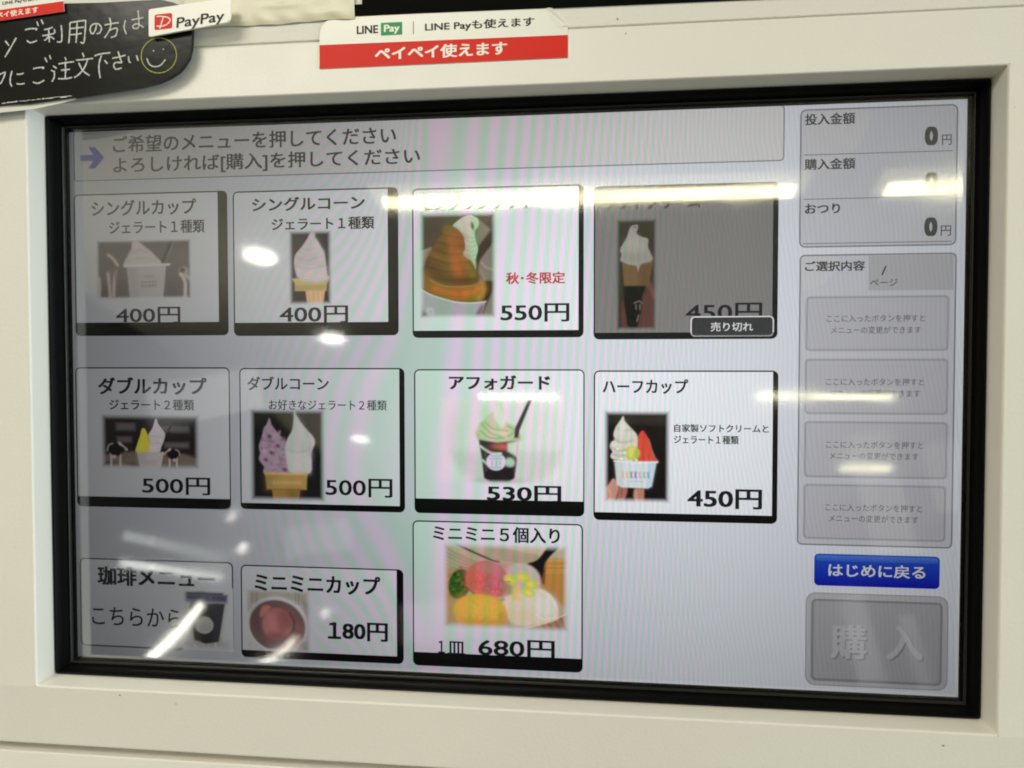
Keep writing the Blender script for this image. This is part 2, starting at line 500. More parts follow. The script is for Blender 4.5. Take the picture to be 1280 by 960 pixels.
CHALK = [[(7.19, 287.2),(9.27, 287.48),(11.23, 288.09)], [(6.25, 284.6),(8.92, 284.85),(11.89, 285.36)], [(9.26, 287.26),(9.39, 284.4),(9.45, 281.69)], [(9.15, 284.41),(8.3, 283.21),(7.1, 282.51)], [(9.79, 284.11),(10.79, 283.63),(11.84, 282.82)], [(11.92, 287.24),(12.24, 285.5)], [(15.19, 288.7),(15.43, 285.45),(15.24, 281.96),(14.17, 281.47),(13.12, 281.68)], [(19.32, 289.46),(19.13, 285.27),(18.64, 280.72)], [(19.33, 289.57),(23.15, 290.02),(26.78, 290.27)], [(26.78, 290.27),(26.33, 284.92),(25.67, 280.66),(24.16, 281.0)], [(19.57, 287.08),(22.51, 287.15),(25.91, 287.41)], [(19.41, 284.4),(22.17, 284.48),(24.81, 284.78)], [(22.67, 289.67),(22.47, 285.11),(21.99, 280.83)], [(31.76, 288.09),(31.26, 286.02),(29.95, 284.32),(28.91, 285.23),(28.95, 287.21),(30.43, 288.48),(32.75, 288.36),(34.06, 286.58),(33.27, 284.69),(31.81, 284.23)], [(-2.01, 287.49),(0.38, 287.92),(3.64, 287.76),(3.04, 287.14)], [(-1.21, 282.9),(0.55, 281.84),(3.66, 282.67)], [(3.7, 290.89),(4.44, 288.91)], [(5.79, 291.6),(6.76, 289.66)], [(-11.49, 283.23),(-9.74, 280.97)], [(-6.26, 284.34),(-9.04, 280.12),(-11.82, 276.16)], [(-15.29, 268.41),(-12.87, 269.29),(-11.79, 269.24),(-13.55, 265.6),(-14.47, 264.55)], [(-8.53, 270.03),(-9.43, 267.07),(-9.48, 264.61),(-8.67, 263.22)], [(-6.29, 268.46),(-4.49, 268.38),(-2.99, 268.86)], [(-6.37, 264.32),(-4.58, 264.03),(-2.66, 264.33)], [(1.64, 270.51),(3.9, 270.85),(6.58, 270.84),(5.97, 270.21)], [(1.4, 264.71),(3.77, 264.07),(6.76, 265.3)], [(7.25, 275.03),(8.22, 273.09)], [(9.46, 276.01),(10.02, 274.26)], [(11.03, 271.35),(12.66, 270.19)], [(10.11, 269.49),(11.86, 268.6)], [(11.68, 268.34),(11.4, 266.19),(10.42, 264.5)], [(16.7, 274.88),(17.27, 273.5)], [(13.7, 272.04),(16.95, 272.44),(20.96, 272.69)], [(16.84, 272.98),(16.89, 269.2),(16.65, 265.86)], [(14.83, 269.29),(16.9, 269.36),(18.96, 269.54)], [(13.4, 265.67),(16.82, 265.53),(19.89, 265.94)], [(24.95, 276.39),(25.68, 274.47)], [(21.97, 273.29),(25.19, 273.42),(29.88, 273.74)], [(27.54, 273.58),(25.6, 269.63),(23.03, 267.05),(20.95, 265.89)], [(23.12, 272.16),(25.11, 268.57),(28.12, 266.45)], [(30.6, 274.79),(33.41, 275.46),(38.06, 275.79)], [(33.86, 274.91),(32.76, 271.73),(32.59, 268.52),(33.12, 265.16)], [(35.22, 272.7),(36.59, 271.14)], [(37.85, 290.73),(38.46, 288.65)], [(35.48, 287.77),(39.2, 288.27),(42.17, 288.47)], [(38.45, 287.97),(37.76, 285.44),(35.39, 282.3)], [(38.04, 285.59),(41.2, 286.12),(40.69, 283.15),(38.45, 282.32)], [(45.23, 289.34),(44.54, 286.38),(45.6, 283.34)], [(48.0, 289.37),(51.23, 289.71),(53.62, 290.1)], [(51.1, 293.12),(51.41, 289.45),(51.17, 286.06),(49.32, 285.55),(48.6, 286.78),(50.73, 287.52),(53.56, 285.85)], [(38.95, 273.39),(42.21, 273.84),(45.09, 274.48)], [(41.6, 276.27),(42.48, 273.23),(43.37, 271.31)], [(43.37, 271.31),(40.31, 271.44),(39.46, 270.11),(40.55, 268.6),(43.15, 269.09)], [(46.37, 273.91),(46.61, 271.76),(47.44, 271.13)], [(50.07, 274.17),(50.77, 271.75)]]
SMILE = [[(54.83, 272.68),(55.98, 270.07),(58.26, 268.94),(61.01, 269.42),(63.33, 271.78)], [(57.72, 275.87),(58.17, 275.5)], [(62.12, 276.34),(62.66, 276.06)]]
RING = [(55.24, 279.44),(57.03, 280.44),(59.05, 280.96),(61.16, 280.99),(63.2, 280.52),(65.05, 279.58),(66.58, 278.23),(67.68, 276.57),(68.28, 274.71),(68.35, 272.78),(67.86, 270.9),(66.87, 269.21),(65.43, 267.81),(63.64, 266.81),(61.63, 266.27),(59.52, 266.23),(57.47, 266.7),(55.61, 267.64),(54.07, 268.98),(52.96, 270.65),(52.35, 272.52),(52.29, 274.46),(52.78, 276.35),(53.79, 278.05),(55.24, 279.44)]
BOARD = [(-14.53, 255.4),(-0.32, 255.56),(21.71, 257.48),(51.57, 260.42),(60.05, 261.95),(65.2, 263.95),(69.25, 266.16),(71.83, 268.76),(74.05, 272.06),(75.19, 276.07),(75.68, 285.52),(74.3, 290.99),(71.44, 293.85),(67.47, 295.75),(61.3, 297.43),(35.5, 297.44),(18.69, 297.99)]
# ------------------------------------------------------------------ the room the glass mirrors
def quad(name, vs, mat, kind="structure"):
    me = mesh(name, vs, [(0, 1, 2, 3)])
    o = bpy.data.objects.new(name, me); C.objects.link(o); me.materials.append(mat)
    o["kind"] = kind
    return o


quad("ceiling", [(-2.12, -9, 1.46), (4.5, -9, 1.46), (4.5, .6, 1.46), (-2.12, .6, 1.46)], M_CEIL)
quad("wall", [(-2.12, -9, -1.2), (-2.12, .6, -1.2), (-2.12, .6, 1.46), (-2.12, -9, 1.46)], M_WALL)
quad("wall", [(-2.12, -9, -1.2), (4.5, -9, -1.2), (4.5, -9, 1.46), (-2.12, -9, 1.46)], M_WALL)
quad("floor", [(-2.12, -9, -1.2), (4.5, -9, -1.2), (4.5, .6, -1.2), (-2.12, .6, -1.2)], M_FLOOR)


# ------------------------------------------------------------------ ticket machine housing
def loop_rect(m, z, r, box=(0, 0, W, H), n=4):
    """rounded rectangle m metres outside `box`"""
    x0, y0, x1, y1 = box[0] - m, box[1] - m, box[2] + m, box[3] + m
    out = []
    for cx, cy, sx, sy, a0 in ((x1, y1, -1, -1, 0), (x0, y1, 1, -1, 90), (x0, y0, 1, 1, 180), (x1, y0, -1, 1, 270)):
        ox, oy = cx + sx * r, cy + sy * r
        for k in range(n + 1):
            a = R(a0 + 90 * k / n)
            out.append((ox + r * math.cos(a), oy + r * math.sin(a), z))
    return out


def sweep(name, profile, mat, parent, box=(0, 0, W, H), sharp=35):
    """rings of (margin, z, corner radius) joined into one frame"""
    vs, fs = [], []
    for m, z, r in profile:
        vs += loop_rect(m, z, r, box)
    n = 20
    for a in range(len(profile) - 1):
        for k in range(n):
            k2 = (k + 1) % n
            fs.append((a * n + k, a * n + k2, (a + 1) * n + k2, (a + 1) * n + k))
    me = mesh(name, vs, fs)
    bm = bmesh.new(); bm.from_mesh(me); bmesh.ops.recalc_face_normals(bm, faces=bm.faces); bm.to_mesh(me); bm.free()
    me.polygons.foreach_set("use_smooth", [True] * len(me.polygons))
    me.set_sharp_from_angle(angle=R(sharp))
    return link(name, me, parent, mat=mat)


MM = 0.001
BOX = (0.0001, -0.0001, W - 0.0001, H + 0.0000)
machine = root("ticket_machine", "cream plastic front of a ticket vending machine around a wide black framed touch screen", "ticket machine")


def rounded_plate(name, x0, x1, y0, y1, ztop, depth, rnd, hole=None, mat=M_BEIGE):
    """plate with rounded upper and lower edges, optionally with a rectangular hole (margin m round the display)"""
    prof = []
    for k in range(5):
        a = R(90 * k / 4)
        prof.append((y1 - rnd + rnd * math.cos(a), ztop - rnd + rnd * math.sin(a)))
    bot = [(y0 + rnd - rnd * math.cos(R(90 * k / 4)), ztop - rnd + rnd * math.sin(R(90 * k / 4))) for k in range(4, -1, -1)]
    vs, fs = [], []
    def strip_(path, xa, xb):
        b = len(vs)
        for y, z in path: vs.extend([(xa, y, z), (xb, y, z)])
        for k in range(len(path) - 1): fs.append((b + 2 * k, b + 2 * k + 1, b + 2 * k + 3, b + 2 * k + 2))
    top = [(y1, ztop - depth)] + prof
    if hole is None:
        strip_(top + bot + [(y0, ztop - depth)], x0, x1)
    else:
        hx0, hy0, hx1, hy1 = hole
        strip_(top + [(hy1, ztop)], x0, x1)
        strip_([(hy0, ztop)] + bot + [(y0, ztop - depth)], x0, x1)
        strip_([(hy1, ztop), (hy0, ztop)], x0, hx0)
        strip_([(hy1, ztop), (hy0, ztop)], hx1, x1)
    me = mesh(name, vs, fs)
    bm = bmesh.new(); bm.from_mesh(me); bmesh.ops.remove_doubles(bm, verts=bm.verts, dist=1e-7); bmesh.ops.recalc_face_normals(bm, faces=bm.faces); bm.to_mesh(me); bm.free()
    me.polygons.foreach_set("use_smooth", [True] * len(me.polygons))
    me.set_sharp_from_angle(angle=R(40))
    return link(name, me, machine, mat=mat)


hole_m = 7.0 * MM
rounded_plate("front_panel", -0.30, 0.80, -0.0337, 0.2787, 0.020, 0.013, 0.0012, (-hole_m, -hole_m, W + hole_m, H + hole_m))
rounded_plate("upper_panel", -0.30, 0.80, 0.2790, 0.46, 0.0199, 0.006, 0.0005)
rounded_plate("lower_panel", -0.30, 0.80, -0.30, -0.0387, 0.0172, 0.013, 0.0008)
me = mesh("seam_backing", [(-.3, -.045, .0085), (.8, -.045, .0085), (.8, -.031, .0085), (-.3, -.031, .0085)], [(0, 1, 2, 3)])
link("seam_backing", me, machine, mat=M_BEIGE)
me = mesh("seam_backing", [(-.3, .2765, .0190), (.8, .2765, .0190), (.8, .281, .0190), (-.3, .281, .0190)], [(0, 1, 2, 3)])
link("seam_backing", me, machine, mat=M_BEIGE)
sweep("recess_surround", [(7.0 * MM, .0200, 1.0 * MM), (6.75 * MM, .01995, .9 * MM), (6.5 * MM, .0197, .8 * MM), (6.3 * MM, .0193, .7 * MM), (6.2 * MM, .0187, .6 * MM),
                          (5.05 * MM, .0088, .5 * MM), (5.0 * MM, -.004, .5 * MM)], M_BEIGE, machine, sharp=60)
for x, y, s in ((34.4, -8.9, .5), (61.2, -11.5, .35), (386.3, -11.9, .55), (256.3, 281.5, .5), (259.6, 275.5, .4), (17, 3, 0), (420, 130, .3), (409, 240, .25)):
    if s:
        pts = [(x * MM + s * MM * math.cos(a) * random.uniform(.6, 1.2), y * MM + s * MM * .8 * math.sin(a) * random.uniform(.6, 1.2)) for a in [k * math.pi / 4 for k in range(8)]]
        bm = bmesh.new()
        lo = [bm.verts.new((px, py, .02002)) for px, py in pts]
        hi = bm.verts.new((x * MM, y * MM, .02018))
        for k in range(8): bm.faces.new((lo[k], lo[(k + 1) % 8], hi))
        me = bpy.data.meshes.new("dirt_speck"); bm.to_mesh(me); bm.free()
        link("dirt_speck", me, machine, mat=M_DIRT)

# ------------------------------------------------------------------ touch screen
screen = root("touch_screen", "wide black framed touch screen lit with an ice cream menu and yen prices", "touch screen")
sweep("bezel", [(4.95 * MM, -.003, 1.3 * MM), (4.95 * MM, .0092, 1.3 * MM), (4.8 * MM, .0098, 1.2 * MM), (4.5 * MM, .0101, 1.1 * MM), (4.1 * MM, .0100, .9 * MM),
                (3.75 * MM, .0094, .7 * MM), (3.3 * MM, .0068, .5 * MM), (3.15 * MM, .0060, .4 * MM), (2.95 * MM, .0026, .3 * MM), (2.75 * MM, .0021, .25 * MM), (2.2 * MM, .0019, .2 * MM)], M_BLACK, screen, sharp=50)
sweep("bezel_lip", [(2.2 * MM, .0012, .2 * MM), (2.2 * MM, .0024, .2 * MM), (2.05 * MM, .00265, .2 * MM), (1.8 * MM, .0026, .2 * MM), (1.65 * MM, .0023, .2 * MM), (1.6 * MM, .0010, .2 * MM)], M_LIP, screen)
sweep("black_border", [(3.0 * MM, .00022, .1 * MM), (0.0, .00022, .00001)], M_GASKET, screen)

# the lit page
page = patch("display_page", [(-3, -3), (1283, -3), (1283, 803), (-3, 803)], 0.0, PAGE, screen)
Z1, Z2, Z3, Z4, Z5, Z6 = (k * 0.00003 for k in range(1, 7))

# header strip
hb = (6, -2, 1046.5, 74)
header = patch("instruction_bar", rr_pts(*hb, (0, 0, 7, 3)), Z1, HEADG, screen, "grey instruction strip with a violet arrow")
outline("thin_frame", hb, 6, 1.6, Z2, LINE3, header)
patch("arrow", [(17, 34.5), (38, 34.5), (30, 23), (41, 23), (55.5, 39), (41, 55), (30, 55), (38, 43.5), (17, 43.5)], Z2, ARROW, header)
write("ご希望のメニューを押してください", (70, 7.9, 506, 33.1), Z2, TEXTG, header, .010)
write("よろしければ[購入]を押してください", (70, 39.3, 541, 66.6), Z2, TEXTG, header, .010)


def menu_button(box, inner, label, texts, badge=None, dim=False, thin=False):
    """black rounded card with a white face standing up and left on it"""
    x0, y0, x1, y1 = box
    ix, iy = inner
    b = patch("menu_button", rr_pts(x0, y0, x1, y1, 8), Z1, LINE if thin else BLACK, screen, label)
    face = CARDOFF if dim else CARD
    rr = (7, 7, 7, 7) if thin else (6, 0 if x1 - ix > 4 else 6, 0, 0)
    patch("card_face", rr_pts(x0 + 1.9, y0 + 1.9, ix, iy, rr), Z2, face, b)
    for s, bx, bold in texts:
        write(s, bx, Z4, TEXT, b, bold)
    return b


def price_bar(box, inner, b):
    """the thick lower edge of the card that cuts off the feet of the price"""
    x0, y0, x1, y1 = box
    patch("lower_edge", rr_pts(x0, inner[1], x1, y1, (0, 0, 8, 8)), Z5, BLACK, b)


B = {}
def card(key, box, inner, label, texts, bar=True, **k):
    B[key] = menu_button(box, inner, label, texts, **k)
    if bar: price_bar(box, inner, B[key])


PB = .018
card('c1', (4.9, 93.5, 249.5, 307.2), (234.6, 287.2), "single cup gelato button with a white cup picture, 400 yen",
     [('シングルカップ', (34, 103.6, 201, 127.1), .012), ('ジェラート１種類', (62, 135.1, 214, 154.6), .012), ('400円', (71, 264.2, 174, 288.9), PB - .012)])
card('c2', (258, 95.3, 508.4, 308.3), (492.9, 288.9), "single cone gelato button with one white swirl in a cone, 400 yen",
     [('シングルコーン', (288, 105.4, 459, 125.7), .018), ('ジェラート１種類', (318, 135.9, 473, 154.2), .016), ('400円', (329, 264.4, 433, 290.0), PB - .01)])
card('c3', (529, 98.2, 775, 312.3), (767.8, 302.0), "autumn and winter soft serve button with red lettering, 550 yen",
     [('モンブランソフト', (541, 108.5, 704, 130.0), .012), ('550円', (657, 264.1, 755, 290.1), PB - .006)])
write('秋･冬限定', (665, 219.8, 749, 236.6), Z4, RED, B['c3'], .02)
card('c4', (789, 101.8, 1039.5, 315.5), (1032.4, 306.2), "dimmed sold out soft serve cone button, 450 yen",
     [('ソフトクリーム', (806, 112.4, 935, 134.8), .012), ('450円', (916, 265.8, 1019, 292.3), PB - .012)], dim=True)
card('c5', (2.8, 354.8, 250.3, 567.6), (248.7, 552.0), "double cup button with toy cows beside a white cup, 500 yen",
     [('ダブルカップ', (40, 369.7, 214, 396.1), .022), ('ジェラート２種類', (58, 403.3, 194, 419.7), .012), ('500円', (109, 520.5, 218, 547.0), PB - .01)])
card('c6', (265.3, 355.8, 516.6, 566.2), (508.8, 557.0), "double cone button with a purple and a white swirl, 500 yen",
     [('ダブルコーン', (278, 368.4, 403, 388.7), .010), ('お好きなジェラート２種類', (311, 402.5, 490, 417.7), .0), ('500円', (397, 517.6, 498, 545.1), PB - .01)])
card('c7', (530.8, 357.4, 776.6, 566.3), (775.0, 545.0), "affogato button with a dark cup and straw, 530 yen",
     [('アフォガード', (582, 366.0, 728, 387.0), .028), ('530円', (637, 523.5, 744, 547.5), PB)])
card('c8', (789.5, 359, 1041.3, 570.5), (1034.3, 559.4), "half cup button with a hand holding a white cup, 450 yen",
     [('ハーフカップ', (802, 371.2, 920, 391.7), .018), ('自家製ソフトクリームと', (901, 433.6, 1029, 444.9), .014), ('ジェラート１種類', (901, 449.4, 989, 461.2), .014), ('450円', (920, 523.4, 1021, 551.1), PB)])
card('c9', (4.8, 647, 252.4, 783.2), (250.2, 781.0), "coffee menu button with a black cup",
     [('珈琲メニュー', (34, 659.0, 224, 688.1), .028), ('こちらから', (24, 721.4, 169, 749.5), -.002)], bar=False, thin=True)
card('c10', (264.3, 650, 513.6, 789.5), (503.5, 778.6), "mini mini cup button with a pink scoop, 180 yen",
     [('ミニミニカップ', (286, 661.8, 479, 689.7), .026), ('１', (399, 731.5, 419, 756.5), .03), ('80円', (421, 730.1, 490, 757.9), .022)])
card('c11', (527.5, 577.2, 774.8, 790.2), (772.8, 770.5), "five piece plate button with fruit coloured scoops, 680 yen",
     [('ミニミニ５個入り', (558, 583.5, 742, 606.4), .018), ('１', (565, 752.5, 575, 771.0), .02), ('皿', (579, 752.5, 605, 772.0), .012), ('680円', (624, 746.2, 735, 773.2), PB - .006)])
# sold-out badge
bb = (922.6, 284, 1034.8, 312.2)
patch("badge_rim", rr_pts(*bb, 6), Z5, WHITE, B['c4'])
patch("badge_face", rr_pts(bb[0] + 1.8, bb[1] + 1.8, bb[2] - 1.8, bb[3] - 1.8, 4.6), Z6, lcd("lcd_badge_grey", (.045, .045, .05)), B['c4'])
write('売り切れ', (950, 292.4, 1007, 305.0), 0.00021, WHITE, B['c4'], .01)

# money panel
mb = (1066.8, 5.6, 1269, 192)
money = patch("money_panel", rr_pts(*mb, 8), Z1, PANEL, screen, "grey panel of three amounts all showing 0 yen")
outline("thin_frame", mb, 8, 2.0, Z2, LINE3, money)
patch("watermark", [(1070, 9)] + [(1070 + 88 * math.sin(R(a)), 9 + 82 * math.cos(R(a))) for a in range(90, -1, -6)], Z2, lcd("lcd_watermark", (.655, .655, .69)), money)
for y in (66.3, 126.0, 186.0):
    patch("divider", [(1072, y), (1263, y), (1263, y + 1.3), (1072, y + 1.3)], Z3, LINE3, money)
for s, bx, bold in (('投入金額', (1073, 11.7, 1138, 27.3), .016), ('0', (1227, 34.1, 1244, 59.4), .05), ('円', (1249, 45.6, 1261, 59.3), .0), ('購入金額', (1073, 72.3, 1139, 87.4), .016),
                    ('0', (1228, 94.2, 1245, 119.6), .05), ('円', (1249, 105.3, 1261, 119.0), .0), ('おつり', (1074, 132.9, 1120, 146.5), .02), ('0', (1228, 154.2, 1245, 179.7), .05), ('円', (1249, 165.6, 1262, 179.3), .0)):
    write(s, bx, Z4, TEXTG, money, bold)

# order panel
ob = (1067.8, 201.5, 1270, 598.6)
order = patch("order_panel", rr_pts(*ob, 7), Z1, PANEL, screen, "grey order panel with four empty slots")
outline("thin_frame", ob, 7, 2.0, Z2, LINE3, order)
patch("watermark", [(1071, 205)] + [(1071 + 48 * math.sin(R(a)), 205 + 44 * math.cos(R(a))) for a in range(90, -1, -6)], Z2, lcd("lcd_watermark", (.655, .655, .69)), order)
patch("page_box", [(1157.7, 204.4), (1266, 204.4), (1266, 251), (1157.7, 251)], Z3, lcd("lcd_page_box", (.50, .50, .535)), order)
for s, bx, bold in (('ご選択内容', (1075, 210.4, 1153, 224.1), .02), ('/', (1174, 218.1, 1181, 230.5), 0), ('ページ', (1160, 235.5, 1195, 245.3), .0)):
    write(s, bx, Z4, TEXTG, order, bold)
slots = (((1076.2, 257.8, 1261.8, 332.8), ((1104, 283.6, 1231, 293.3), (1110, 299.2, 1226, 309.0))),
         ((1075.6, 342.5, 1262, 418.9), ((1104, 369.3, 1231, 379.2), (1110, 384.7, 1226, 394.6))),
         ((1075.8, 427.6, 1262.3, 505.5), ((1105, 454.8, 1231, 464.7), (1110, 470.1, 1225, 480.0))),
         ((1075.6, 513.7, 1261.6, 590.4), ((1105, 540.7, 1231, 550.6), (1110, 555.8, 1226, 565.7))))
SOFT = lcd("lcd_soft_line", (0.48, 0.48, 0.52))
for bx, (ta, tb) in slots:
    s = patch("order_slot", rr_pts(*bx, 6), Z2, SOFT, screen)
    patch("slot_rim", rr_pts(bx[0] + 1.3, bx[1] + 1.3, bx[2] - 1.3, bx[3] - 1.3, 5), Z3, LINE2, s)
    patch("slot_face", rr_pts(bx[0] + 3.1, bx[1] + 3.1, bx[2] - 3.1, bx[3] - 3.1, 4), Z4, SLOT, s)
    write('ここに入ったボタンを押すと', ta, Z5, TEXTF, s, .0)
    write('メニューの変更ができます', tb, Z5, TEXTF, s, .0)


def gradient_card(name, box, r, z, top, bottom, parent, label=None, side=None):
    """rounded button face with a vertical colour run, as drawn on the display"""
    x0, y0, x1, y1 = box
    rows = sorted(set([y0 + r * (1 - math.cos(R(a))) for a in range(0, 91, 15)] + list(np.linspace(y0 + r, y1 - r, 14)) + [y1 - r * (1 - math.cos(R(a))) for a in range(0, 91, 15)]))
    vs, cs, fs = [], [], []
    for y in rows:
        d = max(0, (y0 + r) - y, y - (y1 - r))
        ins = r - math.sqrt(max(0, r * r - d * d))
        t = (y - y0) / (y1 - y0)
        c = [top[k] * (1 - t) + bottom[k] * t for k in range(3)]
        for x in (x0 + ins, x1 - ins):
            vs.append((ux(x), uy(y), z)); cs += [*c, 1]
    for k in range(len(rows) - 1): fs.append((2 * k + 2, 2 * k + 3, 2 * k + 1, 2 * k))
    me = mesh(name, vs, fs)
    at = me.color_attributes.new("paint", 'FLOAT_COLOR', 'POINT'); at.data.foreach_set("color", cs)
    return link(name, me, parent, label, mat=lcd("lcd_picture", None, "paint"))


back = gradient_card("return_button", (1091.3, 610, 1254.5, 654), 6, Z2, (.02, .09, .62), (.006, .008, .44), screen, "bright blue return button")
gradient_card("gloss_band", (1093.5, 612, 1252.3, 620), 3.5, Z3, (.10, .22, .75), (.03, .11, .64), back)
write('はじめに戻る', (1110, 623.1, 1236, 640.8), Z4, WHITE, back, .012)
buy = patch("buy_button", rr_pts(1080.5, 663.8, 1266.6, 793, 13), Z1, LINE2, screen, "greyed out buy button")
patch("buy_rim", rr_pts(1082, 665.3, 1265.1, 791.5, 12), Z2, lcd("lcd_rim_grey", (.53, .53, .565)), buy)
patch("buy_edge", rr_pts(1087.8, 672.5, 1259, 786.5, 7), Z3, lcd("lcd_edge_grey", (.29, .29, .31)), buy)
gradient_card("buy_face", (1091.5, 675.5, 1256, 782.5), 4, Z4, (.43, .43, .46), (.42, .42, .45), buy)
for s, bx in (('購', (1114, 706.8, 1161, 754.0)), ('入', (1187, 705.5, 1234, 752.8))):
    write(s, (bx[0] + 2, bx[1] + 2, bx[2] + 2, bx[3] + 2), Z5, lcd("lcd_emboss_dark", (.27, .27, .295)), buy, .02)
    write(s, bx, Z6, lcd("lcd_emboss_light", (.53, .53, .57)), buy, .02)

# cover glass: a thin pane that lets the picture through and mirrors the room
gm = bpy.data.materials.new("cover_glass"); gm.use_nodes = True
nt = gm.node_tree; nt.nodes.clear()
tr = nt.nodes.new("ShaderNodeBsdfTransparent"); gl = nt.nodes.new("ShaderNodeBsdfGlossy"); fr = nt.nodes.new("ShaderNodeFresnel")
mx = nt.nodes.new("ShaderNodeMixShader"); ou = nt.nodes.new("ShaderNodeOutputMaterial")
tr.inputs[0].default_value = (0.985, 0.985, 0.98, 1)
gl.inputs["Color"].default_value = (1, 1, 1, 1); gl.inputs["Roughness"].default_value = 0.045
fr.inputs[0].default_value = 1.5
gt = nt.nodes.new("ShaderNodeTexCoord"); gn = nt.nodes.new("ShaderNodeTexNoise"); gr = nt.nodes.new("ShaderNodeMapRange")
gn.inputs["Scale"].default_value = 30; gn.inputs["Detail"].default_value = 6; gn.inputs["Distortion"].default_value = .6
gr.inputs[1].default_value = .35; gr.inputs[2].default_value = .7; gr.inputs[3].default_value = .035; gr.inputs[4].default_value = .075
nt.links.new(gt.outputs["Object"], gn.inputs["Vector"]); nt.links.new(gn.outputs["Fac"], gr.inputs[0]); nt.links.new(gr.outputs[0], gl.inputs["Roughness"])
nt.links.new(fr.outputs[0], mx.inputs[0]); nt.links.new(tr.outputs[0], mx.inputs[1]); nt.links.new(gl.outputs[0], mx.inputs[2]); nt.links.new(mx.outputs[0], ou.inputs[0])
g0, g1, mm = 0.0004, 0.0010, 0.0022
vs = [(-mm, -mm, g0), (W + mm, -mm, g0), (W + mm, H + mm, g0), (-mm, H + mm, g0), (-mm, -mm, g1), (W + mm, -mm, g1), (W + mm, H + mm, g1), (-mm, H + mm, g1)]
link("cover_glass", mesh("cover_glass", vs, [(3, 2, 1, 0), (4, 5, 6, 7), (0, 1, 5, 4), (1, 2, 6, 5), (2, 3, 7, 6), (3, 0, 4, 7)]), screen, mat=gm)

# ------------------------------------------------------------------ pictures on the buttons
def pic_single_cup():
    c = Canvas((195, 325, 720, 655), (168, 168, 155), (84, 78, 66), 4.2)
    c.fill((106, 99, 90)); c.noise(26, .25)
    c.poly([(195, 325), (720, 325), (720, 380), (195, 400)], (98, 91, 82), 20, .5)
    c.ell(230, 610, 60, 40, (95, 88, 78), 0, 20, .6)
    c.line([(610, 335), (585, 400), (560, 460)], 18, (84, 79, 70), 6, .8)
    c.line([(625, 335), (600, 400), (575, 450)], 6, (132, 126, 115), 4, .5)
    c.poly([(360, 470), (372, 415), (392, 380), (398, 342), (425, 335), (470, 370), (515, 410), (548, 470)], (162, 156, 143), 5, curve=True)
    c.line([(395, 400), (440, 385), (480, 400)], 9, (150, 142, 128), 6, .7)
    c.line([(375, 440), (440, 430), (525, 445)], 10, (151, 144, 130), 7, .6)
    c.poly([(366, 472), (580, 472), (562, 660), (382, 660)], (153, 149, 138), 3)
    c.poly([(366, 472), (420, 472), (425, 660), (382, 660)], (140, 135, 122), 16, .5)
    c.poly([(345, 462), (605, 460), (600, 473), (350, 478)], (170, 166, 154), 3)
    c.ell(485, 530, 26, 9, (132, 127, 115), 0, 3, .6); c.line([(445, 560), (525, 558)], 5, (122, 117, 106), 3, .8); c.line([(445, 582), (525, 580)], 7, (122, 117, 106), 4, .7)
    for x in (448, 468, 487, 505, 522): c.line([(x, 555), (x + 2, 590)], 5, (122, 117, 106), 2.5, .7)
    for pts in ([(265, 410), (290, 430), (315, 465)], [(262, 510), (268, 570), (272, 640)], [(305, 500), (295, 560), (292, 630)], [(212, 540), (214, 590), (212, 640)]):
        c.line(pts, 15, (165, 156, 137), 6, .95)
    c.line([(268, 500), (300, 490), (305, 540)], 14, (125, 102, 88), 6, .8)
    c.ell(675, 505, 26, 26, (142, 135, 122), 0, 6); c.ell(668, 500, 14, 17, (98, 92, 80), 20, 4); c.line([(660, 520), (682, 560), (682, 645)], 17, (168, 160, 142), 6); c.line([(690, 530), (712, 545)], 20, (158, 150, 135), 6)
    c.noise(3, .06); c.feather(24)
    return c


def pic_single_cone():
    c = Canvas((372, 272, 615, 688), (188, 192, 190), (60, 54, 42), 3.6)
    c.fill((68, 62, 54)); c.noise(30, .25)
    sw = [(500, 290), (520, 292), (523, 318), (540, 345), (568, 395), (575, 430), (583, 500), (586, 540), (545, 560), (515, 565), (455, 548), (424, 530), (408, 480), (406, 440), (415, 405), (445, 370), (470, 335), (488, 305)]
    c.poly([(393, 540), (600, 528), (582, 575), (580, 606), (410, 606), (408, 565)], (182, 168, 118), 3)
    c.poly([(408, 575), (582, 575), (580, 606), (410, 606)], (160, 145, 92), 5, .8)
    c.poly([(466, 606), (572, 606), (562, 690), (478, 690)], (196, 166, 128), 3)
    for x in (485, 510, 535, 558): c.line([(x, 610), (x + 3, 688)], 5, (172, 138, 96), 4, .7)
    c.poly(sw, (176, 172, 172), 3, curve=True)
    c.poly([(418, 480), (500, 470), (580, 480), (586, 540), (515, 563), (424, 530)], (192, 184, 184), 14, .7)
    c.poly([(500, 292), (530, 330), (568, 395), (575, 470), (540, 440), (510, 360)], (186, 184, 182), 12, .6)
    for p in ([(412, 420), (470, 440), (560, 420)], [(415, 470), (480, 488), (570, 470)], [(445, 372), (490, 385), (530, 370)]): c.line(p, 6, (158, 152, 150), 6, .5)
    for k in range(9): c.line([(424 + 3 * k, 395 + 18 * k), (500, 412 + 17 * k), (566 + k, 388 + 18 * k)], 3, (164, 158, 156), 3, .4)
    c.line([(510, 296), (520, 305), (516, 322)], 4, (120, 115, 110), 2, .6)
    for k in range(5): c.line([(410, 560 + 9 * k), (582, 556 + 9 * k)], 2.5, (140, 124, 76), 2, .5)
    c.noise(3, .05); c.feather(31)
    return c


